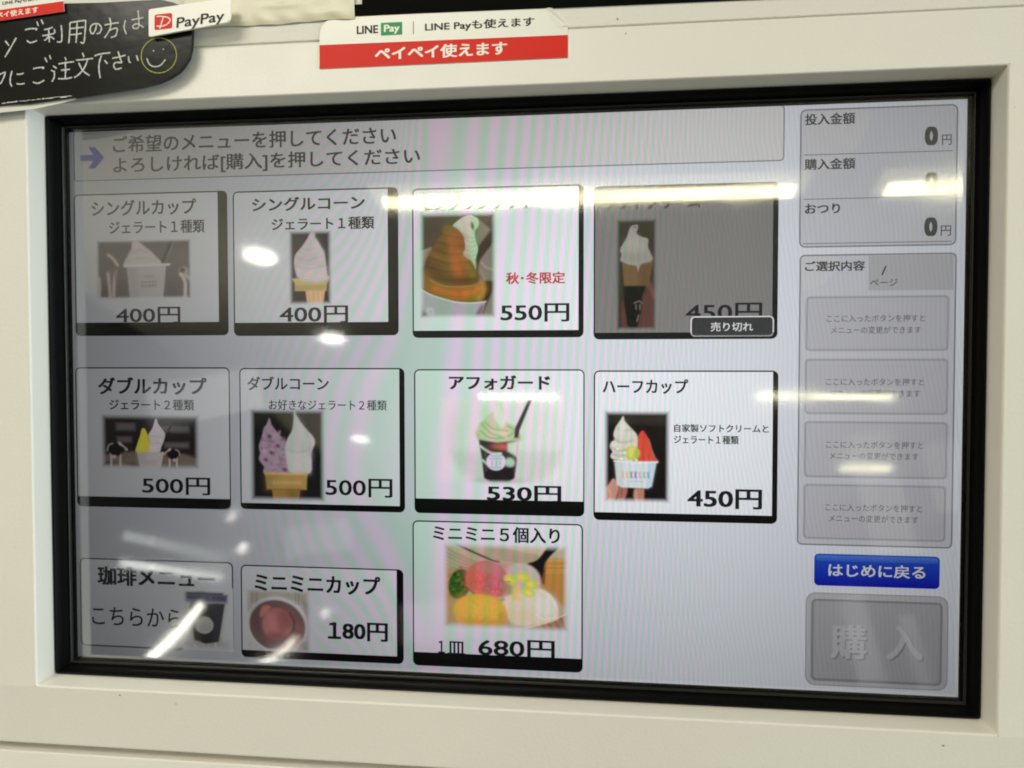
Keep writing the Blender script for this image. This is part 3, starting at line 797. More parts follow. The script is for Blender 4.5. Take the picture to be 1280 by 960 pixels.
def pic_autumn():
    c = Canvas((70, 50, 690, 905), (205, 203, 205), (46, 40, 30), 6.2)
    c.fill((80, 70, 55)); c.noise(20, .2)
    c.poly([(540, 110), (640, 200), (540, 330), (480, 200)], (120, 118, 98), 8)
    c.poly([(690, 255), (690, 640), (560, 690), (530, 480), (560, 420)], (118, 112, 98), 9)
    c.poly([(690, 170), (690, 260), (555, 440), (530, 560), (540, 340)], (66, 58, 42), 7)
    c.line([(570, 460), (610, 500), (690, 520)], 14, (150, 148, 132), 8, .7); c.line([(560, 520), (600, 600), (640, 640)], 16, (140, 140, 105), 8, .7)
    c.poly([(70, 365), (170, 330), (200, 420), (100, 500), (70, 470)], (150, 142, 132), 6)
    c.poly([(560, 905), (690, 620), (690, 905)], (128, 112, 104), 9); c.poly([(600, 600), (690, 610), (620, 740), (570, 770)], (60, 34, 26), 8)
    white = [(340, 170), (390, 120), (440, 90), (490, 85), (540, 115), (545, 170), (515, 210), (522, 280), (540, 350), (522, 430), (520, 520), (470, 560), (400, 400), (360, 250)]
    c.poly(white, (178, 184, 166), 4, curve=True)
    c.ell(497, 170, 12, 30, (92, 92, 66), -12, 5); c.line([(425, 130), (440, 230), (470, 330), (480, 450)], 34, (160, 172, 140), 14, .7)
    for k in range(7): c.line([(455, 250 + k * 36), (490, 262 + k * 36), (525, 250 + k * 36)], 7, (140, 150, 118), 5, .6)
    body = [(270, 175), (310, 160), (370, 185), (420, 240), (440, 320), (425, 400), (490, 450), (525, 530), (530, 600), (440, 650), (300, 640), (180, 600), (130, 490), (130, 430), (165, 360), (215, 280), (260, 230)]
    c.poly(body, (116, 84, 42), 5, curve=True)
    c.poly([(70, 600), (90, 510), (140, 470), (200, 600), (350, 650), (520, 620), (590, 620), (590, 740), (500, 775), (360, 765), (180, 715), (90, 665)], (118, 92, 40), 6, curve=True)
    # swirl folds: dark under each turn, orange where the sauce runs down the front
    c.ell(215, 430, 90, 150, (88, 66, 36), 20, 50, .75); c.ell(450, 540, 80, 70, (102, 82, 36), 20, 36, .7); c.line([(300, 180), (360, 200), (420, 260)], 40, (120, 94, 52), 26, .7)
    c.line([(215, 300), (300, 330), (430, 350)], 34, (96, 72, 40), 22, .7)
    c.line([(170, 380), (290, 430), (440, 430)], 40, (128, 90, 44), 24, .7)
    c.line([(140, 470), (230, 560), (400, 600), (520, 590)], 62, (74, 55, 30), 34, .85)
    c.line([(330, 250), (345, 380), (360, 470), (380, 520)], 62, (172, 92, 46), 36, .8)
    c.line([(400, 380), (450, 470), (500, 560)], 46, (134, 104, 44), 28, .7)
    c.line([(95, 560), (170, 660), (330, 705), (480, 710), (580, 660)], 70, (128, 96, 40), 34, .8)
    c.line([(210, 660), (290, 690), (350, 700)], 46, (198, 98, 46), 26, .8); c.line([(440, 700), (500, 690), (540, 660)], 48, (200, 106, 50), 26, .85)
    c.line([(565, 620), (580, 680), (545, 740)], 30, (142, 134, 56), 18, .8)
    for k in range(16):
        t = k / 15.0
        c.line([(250 - 110 * t, 200 + 330 * t), (320 - 30 * t, 225 + 350 * t), (425 + 90 * t, 240 + 320 * t)], 5, ((140, 112, 60), (74, 54, 30), (160, 100, 52))[k % 3], 6, .32)
    for k in range(9):
        c.line([(90 + 4 * k, 560 + 14 * k), (220, 625 + 12 * k), (400, 650 + 11 * k), (570, 620 + 12 * k)], 4, ((150, 124, 60), (96, 70, 34))[k % 2], 5, .3)
    c.line([(160, 590), (260, 640), (400, 650), (520, 640)], 7, (160, 142, 74), 5, .7)
    c.poly([(70, 655), (180, 715), (360, 768), (490, 778), (600, 768), (560, 905), (70, 905)], (152, 152, 154), 5)
    c.poly([(70, 800), (160, 905), (70, 905)], (66, 60, 52), 14); c.poly([(560, 800), (590, 790), (560, 905), (500, 905)], (92, 84, 78), 14, .9)
    c.line([(70, 657), (180, 716), (360, 768), (490, 778), (600, 768)], 7, (196, 196, 190), 4)
    for x in (150, 175): c.ell(x, 840, 18, 30, (186, 186, 190), -20, 6, .6)
    c.ell(165, 845, 10, 18, (140, 140, 146), -20, 4, .6)
    c.noise(2, .10); c.feather(52)
    return c


def pic_soldout():
    c = Canvas((175, 245, 395, 835), (205, 203, 205), (50, 45, 38), 3.9)
    c.fill((66, 60, 49)); c.noise(24, .22)
    c.poly([(340, 565), (365, 590), (385, 650), (370, 690), (390, 830), (210, 835), (205, 700), (225, 640), (335, 640)], (88, 64, 56), 7)
    c.line([(345, 575), (378, 650)], 22, (104, 76, 66), 8, .8)
    c.poly([(212, 480), (372, 472), (345, 600), (222, 600)], (104, 84, 62), 3); c.poly([(300, 478), (372, 472), (345, 600), (300, 600)], (92, 73, 54), 10, .7)
    c.poly([(218, 600), (335, 600), (318, 640), (312, 720), (290, 835), (245, 835), (222, 700)], (50, 46, 36), 4)
    for p in ([(275, 690), (300, 680), (315, 690)], [(285, 700), (285, 720)], [(305, 700), (305, 722)], [(298, 755), (290, 785)]): c.line(p, 5, (120, 112, 100), 3, .8)
    c.poly([(262, 285), (290, 282), (292, 300), (285, 325), (315, 345), (345, 355), (345, 395), (358, 430), (370, 455), (358, 472), (310, 485), (295, 520), (285, 495), (240, 485), (203, 465), (208, 435), (200, 410), (215, 380), (235, 345), (248, 305)], (136, 133, 126), 3, curve=True)
    c.poly([(210, 430), (290, 420), (355, 430), (360, 470), (300, 485), (215, 470)], (124, 120, 113), 14, .6); c.ell(270, 380, 35, 40, (146, 143, 136), 0, 18, .6)
    c.line([(268, 296), (284, 290), (284, 300)], 4, (80, 74, 64), 2)
    c.noise(3, .06); c.feather(27)
    return c


def cow(c, x, y, s, flip=1, dark=(14, 14, 14), lite=(128, 122, 116)):
    def p(dx, dy): return (x + flip * dx * s, y + dy * s)
    for dx in (-60, 40): c.line([p(dx, 20), p(dx * .9, 90), p(dx * 1.0, 160)], 20 * s, lite, 5 * s)
    c.ell(*p(-10, -10), 75 * s, 62 * s, dark, 10 * flip, 8 * s)
    c.line([p(-95, 0), p(-80, -55), p(-40, -75)], 10 * s, lite, 5 * s, .8)
    c.line([p(30, -80), p(60, -50), p(100, -15)], 24 * s, lite, 6 * s); c.line([p(50, -45), p(80, -20)], 16 * s, dark, 6 * s)
    c.ell(*p(-25, 60), 22 * s, 18 * s, lite, 0, 6 * s, .8)


def pic_double_cup():
    c = Canvas((115, 120, 1175, 715), (128, 132, 128), (8, 8, 8), 8)
    c.fill((22, 19, 18)); c.noise(14, .3)
    for bx in ((290, 225, 490, 298), (300, 370, 450, 425), (750, 250, 1055, 318), (800, 425, 1050, 480)):
        c.poly([(bx[0], bx[1]), (bx[2], bx[1]), (bx[2], bx[3]), (bx[0], bx[3])], (66, 64, 64), 16, .95)
    c.poly([(115, 570), (500, 520), (800, 560), (1000, 545), (1175, 600), (1175, 715), (115, 715)], (78, 68, 62), 16)
    c.line([(115, 640), (600, 600), (1175, 660)], 16, (88, 76, 70), 12, .5); c.ell(480, 680, 70, 26, (36, 30, 28), 10, 12); c.ell(840, 690, 90, 18, (40, 34, 32), 0, 12); c.ell(210, 650, 60, 18, (44, 38, 34), 0, 12)
    cow(c, 290, 520, 1.05)
    cow(c, 880, 560, .82, -1, (16, 16, 18), (134, 126, 120))
    c.line([(870, 240), (800, 400), (745, 520)], 14, (10, 10, 10), 5)
    c.poly([(500, 530), (515, 440), (545, 350), (562, 285), (592, 283), (615, 330), (640, 400), (650, 530)], (150, 138, 44), 4, curve=True)
    c.ell(560, 460, 26, 60, (166, 152, 54), 8, 18, .6)
    c.poly([(640, 528), (645, 420), (630, 350), (665, 290), (690, 230), (705, 178), (722, 185), (735, 230), (775, 285), (805, 335), (790, 410), (765, 470), (740, 528)], (140, 138, 136), 4, curve=True)
    c.line([(650, 365), (710, 358), (790, 375)], 6, (116, 112, 108), 5, .6); c.line([(655, 440), (720, 430), (775, 445)], 6, (122, 112, 106), 5, .6); c.ell(680, 480, 34, 30, (160, 142, 132), 0, 14, .6)
    c.poly([(505, 532), (792, 525), (750, 725), (545, 725)], (126, 124, 120), 4); c.poly([(505, 532), (600, 530), (600, 725), (545, 725)], (112, 112, 106), 20, .6)
    for k in range(5): c.line([(600 + 24 * k, 610), (604 + 24 * k, 655)], 6, (98, 100, 104), 4, .6)
    c.line([(590, 640), (715, 632)], 6, (104, 106, 108), 4, .6)
    c.noise(2, .08); c.feather(74)
    return c


def pic_double_cone():
    c = Canvas((112, 300, 555, 843), (192, 194, 200), (20, 20, 18), 4.4)
    c.fill((34, 36, 36)); c.poly([(230, 300), (555, 300), (555, 560), (480, 500), (350, 430)], (74, 72, 64), 20); c.poly([(112, 300), (260, 300), (200, 400), (112, 420)], (50, 50, 47), 20, .8); c.noise(22, .25)
    lav = [(232, 362), (245, 400), (275, 440), (310, 480), (325, 520), (325, 570), (350, 640), (350, 672), (205, 675), (200, 640), (172, 600), (178, 560), (172, 520), (188, 470), (200, 420), (218, 395)]
    c.poly(lav, (156, 136, 156), 4, curve=True)
    rs = np.random.RandomState(8)
    for k in range(46):
        x, y = 180 + rs.rand() * 150, 430 + rs.rand() * 230
        if x > 185 and x < 325: c.ell(x, y, 5 + rs.rand() * 9, 3 + rs.rand() * 5, ((110, 76, 112), (178, 152, 172), (126, 96, 128))[k % 3], rs.rand() * 180, 5, .6)
    for x, y in ((232, 465), (210, 600), (320, 655), (245, 560), (280, 520)): c.ell(x, y, 13, 10, (88, 48, 88), 30, 6, .85)
    wh = [(376, 312), (388, 345), (420, 395), (450, 430), (480, 462), (492, 500), (470, 560), (472, 610), (460, 672), (355, 672), (330, 600), (322, 530), (335, 480), (362, 430), (372, 370)]
    c.poly(wh, (178, 180, 182), 4, curve=True); c.poly([(335, 560), (470, 560), (460, 672), (355, 672)], (188, 186, 190), 16, .7); c.poly([(378, 330), (440, 430), (480, 500), (420, 480), (380, 400)], (186, 188, 188), 14, .6)
    c.line([(330, 540), (400, 555), (470, 535)], 6, (158, 160, 164), 6, .6); c.line([(440, 440), (462, 480), (460, 560)], 8, (160, 160, 164), 7, .6)
    c.poly([(200, 672), (452, 672), (445, 690), (205, 690)], (196, 166, 118), 4)
    c.poly([(208, 685), (446, 685), (442, 768), (215, 768)], (166, 136, 84), 4); c.poly([(208, 685), (270, 685), (270, 768), (215, 768)], (144, 116, 70), 20, .6)
    for k in range(8): c.ell(255 + 21 * k, 730, 9, 12, (186, 158, 106), 20 * k, 5, .7)
    c.poly([(245, 768), (405, 768), (396, 843), (252, 843)], (150, 118, 66), 4); c.poly([(330, 768), (405, 768), (396, 843), (330, 843)], (112, 84, 46), 20, .6)
    c.noise(2, .07); c.feather(40)
    return c


def pic_affogato():
    c = Canvas((190, 225, 935, 745), (202, 196, 202), (12, 10, 10), 5.6)
    c.fill((202, 196, 202))
    c.ell(590, 450, 335, 280, (190, 186, 190), 0, 34, .5); c.poly([(275, 548), (905, 542), (890, 620), (820, 700), (700, 742), (480, 742), (350, 690), (290, 610)], (170, 165, 168), 24, .5, curve=False); c.ell(300, 420, 40, 110, (184, 186, 184), 0, 34, .5)
    c.ell(545, 725, 110, 18, (128, 122, 120), 0, 14, .8); c.ell(480, 330, 40, 40, (178, 186, 172), 0, 14, .6)
    c.ell(545, 440, 130, 46, (196, 190, 184), 0, 10, .8)
    c.poly([(430, 470), (432, 400), (455, 370), (500, 330), (530, 310), (550, 265), (570, 300), (585, 370), (640, 400), (668, 440), (660, 490)], (172, 176, 146), 6, curve=True)
    c.poly([(520, 340), (550, 268), (572, 320), (585, 380), (560, 410)], (206, 196, 200), 8, .9, curve=True)
    for p in ([(450, 390), (500, 440), (560, 460)], [(470, 380), (520, 420), (600, 430)], [(440, 430), (500, 470), (580, 470)], [(600, 400), (640, 430), (600, 460)]): c.line(p, 7, (116, 132, 88), 5, .7)
    c.ell(560, 440, 40, 14, (214, 182, 170), 5, 8, .6); c.line([(430, 450), (440, 476), (540, 494), (650, 480), (665, 455)], 12, (150, 150, 118), 6, .8)
    c.poly([(432, 480), (540, 497), (662, 485), (655, 560), (640, 700), (600, 722), (500, 722), (462, 700), (450, 590)], (54, 46, 46), 4, curve=False)
    c.ell(565, 520, 50, 18, (176, 88, 80), 3, 9, .9); c.poly([(600, 500), (662, 485), (652, 580), (600, 545)], (196, 196, 190), 7, .9)
    c.line([(445, 520), (500, 555), (560, 560)], 11, (206, 200, 200), 4); c.line([(455, 600), (480, 620)], 10, (186, 186, 190), 4); c.ell(612, 610, 28, 26, (170, 186, 172), 10, 8, .9)
    c.poly([(462, 640), (640, 640), (630, 705), (595, 722), (505, 722), (468, 702)], (34, 28, 32), 6, .95)
    c.line([(440, 500), (480, 545), (540, 560)], 5, (96, 70, 60), 4, .7); c.line([(630, 560), (650, 600), (640, 660)], 8, (90, 96, 88), 5, .6); c.line([(470, 560), (476, 660)], 6, (100, 96, 100), 4, .5); c.ell(532, 607, 56, 50, (184, 182, 196), 0, 3)
    for p in ([(500, 575), (565, 573)], [(510, 600), (510, 628)], [(535, 600), (535, 630)], [(555, 600), (555, 625)], [(495, 590), (570, 588)], [(500, 640), (560, 640)]): c.line(p, 5, (112, 106, 136), 3, .6)
    c.poly([(720, 246), (738, 250), (668, 425), (660, 470), (636, 470), (642, 410)], (62, 50, 56), 4)
    c.noise(2, .04); c.feather(40)
    return c


def pic_half_cup():
    c = Canvas((38, 70, 618, 868), (208, 205, 214), (8, 8, 8), 6)
    c.fill((24, 20, 20)); c.poly([(38, 70), (618, 70), (618, 200), (38, 190)], (42, 38, 35), 20); c.noise(20, .25)
    skin = (176, 126, 116)
    c.poly([(130, 660), (165, 690), (170, 760), (130, 860), (50, 860), (40, 800), (55, 750), (95, 700)], skin, 7, curve=True)
    c.poly([(180, 720), (245, 725), (240, 800), (205, 860), (165, 850), (170, 770)], (150, 96, 86), 7, curve=True)
    c.poly([(310, 740), (392, 738), (390, 868), (315, 868), (300, 800)], (164, 112, 100), 7); c.line([(320, 760), (325, 860)], 16, (190, 140, 124), 9, .6); c.line([(80, 740), (110, 800), (90, 860)], 14, (198, 152, 140), 10, .5)
    c.line([(205, 735), (200, 790)], 10, (110, 62, 56), 7, .7)
    red = [(340, 290), (375, 250), (400, 270), (430, 330), (450, 400), (480, 470), (505, 515), (330, 525), (320, 400)]
    c.poly(red, (182, 62, 50), 5, curve=True)
    for x in (360, 400, 440): c.line([(x - 5, 300 + abs(x - 380)), (x, 420), (x + 14, 510)], 13, (206, 84, 68), 9, .55)
    c.line([(430, 320), (455, 410), (500, 510)], 8, (150, 120, 112), 5, .6)
    wh = [(213, 128), (225, 170), (270, 220), (325, 280), (335, 330), (330, 400), (300, 500), (200, 510), (115, 485), (108, 455), (122, 430), (100, 390), (110, 350), (140, 325), (130, 280), (150, 220), (190, 160)]
    c.poly(wh, (186, 182, 178), 5, curve=True)
    for p in ([(140, 320), (200, 350), (300, 330)], [(110, 395), (180, 420), (240, 410)], [(120, 450), (180, 465), (230, 455)], [(160, 230), (210, 250), (280, 240)]): c.line(p, 13, (140, 134, 126), 10, .65)
    c.ell(150, 370, 30, 16, (206, 200, 196), 0, 8, .6); c.ell(205, 240, 26, 50, (206, 202, 204), 10, 16, .6)
    c.ell(290, 440, 62, 62, (160, 170, 84), 0, 5); c.ell(283, 430, 26, 50, (206, 190, 108), 5, 14, .9); c.ell(325, 445, 26, 34, (146, 166, 66), 0, 10, .7)
    for x, y in ((165, 405), (200, 490), (275, 510), (325, 500), (228, 440)): c.ell(x, y, 13, 11, (214, 206, 190), 0, 4, .9)
    c.poly([(140, 505), (495, 510), (455, 720), (420, 738), (200, 732), (160, 710)], (188, 192, 206), 4); c.poly([(420, 510), (495, 510), (455, 720), (420, 738)], (158, 178, 206), 12, .6); c.poly([(140, 505), (200, 505), (215, 732), (160, 710)], (170, 172, 176), 14, .5)
    c.line([(135, 508), (320, 522), (505, 515)], 9, (204, 204, 208), 4)
    for k, col in enumerate(((206, 150, 96), (196, 162, 70), (96, 84, 136), (82, 78, 132), (190, 120, 150), (110, 160, 80), (90, 130, 190))):
        x = 205 + 36 * k; c.line([(x, 605), (x + 12, 650)], 10, col, 5, .85); c.line([(x + 14, 600), (x - 2, 645)], 8, col, 5, .7)
    c.line([(270, 680), (385, 680)], 5, (140, 140, 160), 3, .7)
    c.noise(2, .06); c.feather(55)
    return c


def pic_coffee():
    c = Canvas((715, 460, 1010, 825), (152, 156, 157), (15, 15, 15), 3.4)
    c.fill((150, 154, 155)); c.ell(880, 800, 130, 40, (120, 122, 124), 0, 16, .6); c.poly([(730, 560), (780, 560), (800, 800), (740, 790)], (128, 128, 130), 18, .6)
    c.poly([(725, 500), (980, 500), (975, 545), (735, 545)], (64, 66, 84), 8); c.poly([(735, 488), (955, 488), (950, 505), (738, 505)], (52, 54, 66), 6); c.line([(810, 488), (850, 486)], 8, (60, 62, 74), 3)
    c.line([(728, 530), (840, 548), (975, 542)], 7, (110, 114, 130), 4, .8)
    c.poly([(765, 548), (962, 552), (938, 700), (925, 770), (850, 785), (785, 765), (772, 690)], (38, 38, 40), 4)
    c.poly([(900, 552), (962, 552), (930, 760), (890, 780)], (58, 58, 64), 16, .6)
    c.ell(843, 676, 53, 50, (134, 136, 134), 0, 3)
    for k in range(5): c.line([(812 + 15 * k, 670), (815 + 15 * k, 695)], 4, (100, 100, 104), 2, .8)
    c.line([(820, 705), (868, 703)], 4, (104, 104, 108), 2, .7); c.line([(785, 790), (800, 810)], 5, (176, 178, 178), 4, .8); c.line([(905, 780), (912, 808)], 5, (176, 178, 178), 4, .8)
    c.noise(3, .05); c.feather(40)
    return c


def pic_mini_cup():
    c = Canvas((95, 315, 545, 750), (180, 180, 185), (20, 18, 18), 4.4)
    c.fill((172, 170, 172)); c.poly([(120, 320), (530, 320), (540, 460), (440, 400), (300, 365), (150, 430), (110, 500)], (146, 140, 132), 22, .9)
    for x in (150, 180, 440, 460): c.line([(x, 340), (x, 420)], 5, (96, 90, 82), 5, .7)
    c.poly([(490, 400), (545, 430), (545, 750), (430, 750), (510, 650)], (120, 112, 110), 22, .8)
    c.ell(315, 560, 206, 186, (184, 180, 186), 12, 4); c.ell(315, 565, 186, 168, (104, 84, 86), 12, 5)
    c.ell(250, 520, 110, 110, (84, 68, 72), 0, 30, .7); c.ell(450, 600, 50, 90, (122, 82, 84), 10, 20, .8)
    c.poly([(215, 445), (250, 432), (275, 445), (245, 480), (215, 510), (200, 500)], (168, 106, 104), 6, curve=True)
    c.ell(318, 555, 100, 108, (150, 96, 98), 0, 6); c.ell(280, 560, 55, 80, (176, 116, 118), 0, 26, .8); c.ell(370, 520, 50, 60, (128, 80, 82), 0, 24, .7); c.ell(310, 635, 60, 22, (120, 74, 76), 0, 14, .7)
    c.line([(400, 480), (430, 540), (410, 620), (350, 665)], 9, (78, 48, 50), 6, .8); c.line([(250, 690), (320, 710), (400, 690)], 12, (128, 96, 96), 8, .6)
    c.noise(2, .08); c.feather(46)
    return c


def pic_plate():
    c = Canvas((112, 78, 1198, 828), (198, 202, 206), (8, 8, 8), 7.4)
    c.fill((170, 158, 138)); c.noise(12, .2)
    for k in range(7): c.line([(112, 120 + 34 * k), (260, 190 + 32 * k), (430, 260 + 20 * k)], 11, (122, 108, 92), 9, .6)
    for k in range(6): c.line([(480, 80 + 22 * k), (700, 140 + 18 * k), (930, 180 + 16 * k)], 8, (126, 108, 92), 7, .6)
    c.poly([(112, 330), (330, 300), (260, 580), (240, 760), (112, 828)], (178, 130, 92), 22); c.poly([(950, 200), (1198, 200), (1198, 640), (1090, 560), (950, 430)], (164, 120, 62), 20)
    for y in (220, 262, 300, 320): c.line([(1000, y), (1198, y - 4)], 5, (190, 160, 92), 4, .7)
    c.line([(165, 62), (330, 140), (520, 220), (600, 240)], 16, (44, 28, 22), 7)
    c.poly([(600, 828), (900, 770), (1100, 690), (1198, 640), (1198, 828)], (152, 118, 96), 10)
    for k in range(5): c.line([(880 + 60 * k, 740 - 10 * k), (960 + 60 * k, 828)], 9, (88, 62, 52), 7, .7)
    c.poly([(1040, 78), (1115, 90), (1000, 230), (985, 330), (950, 400), (900, 300), (845, 250), (930, 210)], (26, 24, 26), 6, curve=True)
    c.poly([(1000, 230), (990, 420), (960, 410)], (120, 60, 40), 8)
    c.ell(265, 440, 95, 132, (52, 84, 34), 15, 8); rs = np.random.RandomState(5)
    for k in range(60): c.ell(265 + rs.randn() * 40, 440 + rs.randn() * 60, 12, 6, ((96, 120, 54), (28, 50, 20), (74, 104, 44))[k % 3], rs.rand() * 180, 5, .7)
    c.ell(800, 380, 155, 130, (176, 166, 160), 10, 8)
    c.poly([(640, 560), (760, 500), (900, 460), (990, 470), (1080, 560), (1108, 660), (1080, 720), (900, 770), (760, 775), (690, 740)], (196, 188, 172), 8, curve=True)
    c.ell(1000, 600, 90, 90, (204, 206, 206), 20, 30, .7); c.ell(790, 690, 90, 60, (196, 180, 150), 0, 30, .8); c.line([(920, 680), (990, 720), (1080, 690)], 10, (216, 216, 216), 8, .7); c.line([(960, 480), (1040, 520), (1080, 600)], 14, (214, 214, 214), 10, .6)
    c.ell(500, 400, 182, 165, (176, 96, 96), 8, 6); c.ell(400, 390, 80, 120, (206, 96, 84), 0, 30, .8); c.ell(610, 380, 60, 110, (190, 104, 124), 10, 30, .8); c.ell(520, 290, 110, 50, (166, 126, 122), 0, 24, .7)
    c.ell(590, 500, 70, 40, (192, 84, 90), 10, 14, .8)
    for k in range(50): c.ell(520 + rs.randn() * 90, 450 + rs.randn() * 60, 6, 4, ((140, 80, 76), (214, 132, 130))[k % 2], rs.rand() * 180, 4, .6)
    for p in ([(340, 480), (420, 540), (560, 570), (650, 560)],): c.line(p, 14, (124, 60, 58), 8, .6)
    c.ell(440, 670, 232, 148, (196, 156, 40), 3, 7); c.ell(440, 620, 180, 90, (212, 170, 56), 0, 40, .6); c.ell(470, 770, 190, 40, (182, 130, 30), 0, 24, .7); c.ell(640, 720, 40, 60, (172, 128, 34), -20, 16, .7)
    for k in range(40): c.ell(440 + rs.randn() * 100, 670 + rs.randn() * 60, 8, 5, ((176, 130, 30), (224, 190, 84))[k % 2], rs.rand() * 180, 6, .4)
    for x, y in ((700, 390), (805, 365), (875, 420), (850, 490)):
        c.ell(x, y, 58, 42, (176, 186, 80), 20, 7); c.ell(x, y + 6, 34, 24, (212, 196, 96), 20, 12, .8)
    c.poly([(690, 430), (780, 430), (790, 560), (720, 570)], (206, 176, 98), 18, .8); c.ell(680, 470, 34, 50, (128, 128, 92), 0, 12, .8); c.line([(640, 410), (700, 405)], 8, (96, 84, 60), 5, .7)
    c.line([(560, 828), (800, 800), (1000, 745), (1198, 650)], 10, (214, 196, 168), 5, .9)
    c.noise(2, .07); c.feather(68)
    return c


PICS = {'c1': (pic_single_cup, (42.8, 164.3, 189.8, 250.8)), 'c2': (pic_single_cone, (343.9, 155.6, 408.6, 262)), 'c3': (pic_autumn, (540.9, 134.9, 649.8, 282.4)),
        'c4': (pic_soldout, (820.2, 150.2, 876, 300.4)), 'c5': (pic_double_cup, (45.3, 426.2, 199.9, 508.0)), 'c6': (pic_double_cone, (281.7, 417.4, 395.6, 552)),
        'c7': (pic_affogato, (568.4, 397.3, 747.5, 521.8)), 'c8': (pic_half_cup, (804.4, 416.6, 895.1, 543.3)), 'c9': (pic_coffee, (171.9, 688.2, 250.2, 781.0)),
        'c10': (pic_mini_cup, (271.2, 685.4, 371.9, 779.8)), 'c11': (pic_plate, (574.8, 609.4, 752.0, 731.9))}
for k, (f, bx) in PICS.items():
    f().build(bx, Z3, B[k], (0.245, 0.237, 0.232) if k == 'c4' else (0.93, 0.96, 1.02))

# ------------------------------------------------------------------ stickers and cards on the housing (millimetres in the machine's frame)
def slab(name, pts, z0, z1, mat, parent, label=None, bevel=0.0):
    """flat piece with real thickness from an outline in millimetres"""
    n = len(pts)
    vs = [(x * MM, y * MM, z0) for x, y in pts] + [(x * MM, y * MM, z1) for x, y in pts]
    fs = [list(range(n, 2 * n))] + [(k, (k + 1) % n, n + (k + 1) % n, n + k) for k in range(n)]
    me = mesh(name, vs, fs)
    bm = bmesh.new(); bm.from_mesh(me)
    top = [f for f in bm.faces if len(f.verts) == n]
    if top[0].normal.z < 0: bmesh.ops.reverse_faces(bm, faces=bm.faces)
    bm.to_mesh(me); bm.free()
    return link(name, me, parent, label, mat=mat)


def mmtext(s, box, z, mat, parent, bold=0.0, shear=0.0, xf=None, rise=0.0, name="lettering"):
    x0, y0, x1, y1 = [v * MM for v in box]
    me = fit(text_mesh(s, bold), x0, y0, x1, y1, z, shear, rise)
    if xf:
        for v in me.vertices:
            x, y = xf(v.co.x / MM, v.co.y / MM); v.co.x, v.co.y = x * MM, y * MM
    return link(name, me, parent, mat=mat)


def round_poly(P, radii, n=5):
    """round the corners of a polygon"""
    out = []
    m = len(P)
    for i in range(m):
        p = np.array(P[i], float); a = np.array(P[i - 1], float); b = np.array(P[(i + 1) % m], float)
        r = radii[i] if not isinstance(radii, (int, float)) else radii
        if r <= 0: out.append(tuple(p)); continue
        u = (a - p) / np.linalg.norm(a - p); v = (b - p) / np.linalg.norm(b - p)
        s, e = p + u * r, p + v * r
        for k in range(n + 1):
            t = k / n
            out.append(tuple((1 - t) ** 2 * s + 2 * t * (1 - t) * p + t * t * e))
    return out


def sticker(label, xf, zb, crease):
    t = root("payment_sticker", label, "sticker", "red and white payment stickers")
    def X(P): return [xf(*p) for p in P]
    white = round_poly([(130.2, 266.7), (236.1, 266.7), (236.1, 279.4), (228.6, 287.8), (130.3, 287.8)], [0, 0, 1.2, 1.5, 8.0])
    # white film, its top corner bent a little off the panel
    slab("white_film", X(white), zb, zb + .00022, M_STWHITE, t)
    slab("red_band", X([(130.2, 266.7), (236.1, 266.7), (236.1, 275.9), (130.2, 276.7)]), zb + .00022, zb + .00028, M_STRED, t)
    if crease:
        P = X([(229.6, 286.9), (235.9, 279.6), (232.0, 279.0), (226.0, 287.7)])
        vs = [(P[0][0] * MM, P[0][1] * MM, zb + .0008), (P[1][0] * MM, P[1][1] * MM, zb + .0006), (P[2][0] * MM, P[2][1] * MM, zb + .00026), (P[3][0] * MM, P[3][1] * MM, zb + .00026)]
        link("bent_corner", mesh("bent_corner", vs, [(3, 2, 1, 0)]), t, mat=M_STWHITE)
    z = zb + .00030
    mmtext("LINE", (146.7, 280.5, 156.0, 283.9), z, M_INK, t, .03, xf=xf)
    slab("green_box", X(round_poly([(157.2, 279.4), (166.4, 279.4), (166.4, 284.7), (157.2, 284.7)], .25, 2)), zb + .00022, zb + .00028, M_STGREEN, t)
    mmtext("Pay", (158.5, 279.9, 165.3, 283.8), z, M_STWHITE, t, .03, xf=xf)
    slab("divider", X([(171.1, 279.4), (171.35, 279.4), (171.35, 284.7), (171.1, 284.7)]), zb + .00022, zb + .00027, M_INK, t)
    mmtext("LINE Payも使えます", (176.2, 279.6, 222.3, 284.0), z, M_INK, t, .022, xf=xf)
    mmtext("ペイペイ使えます", (154.5, 269.0, 210.9, 274.6), z, M_STWHITE, t, .03, xf=xf)
    return t


sticker("red and white payment sticker centred above the screen, one corner bent up", lambda x, y: (x, y), .0201, True)


def small(x, y):
    s = .478
    dx, dy = (x - 236.1) * s, (y - 266.7) * s
    c, q = math.cos(R(4.6)), math.sin(R(4.6))
    return (17.6 + dx * c - dy * q, 294.1 + dx * q + dy * c)


sticker("smaller tilted red payment sticker stuck over the top of the black handwritten card", small, .0262, False)

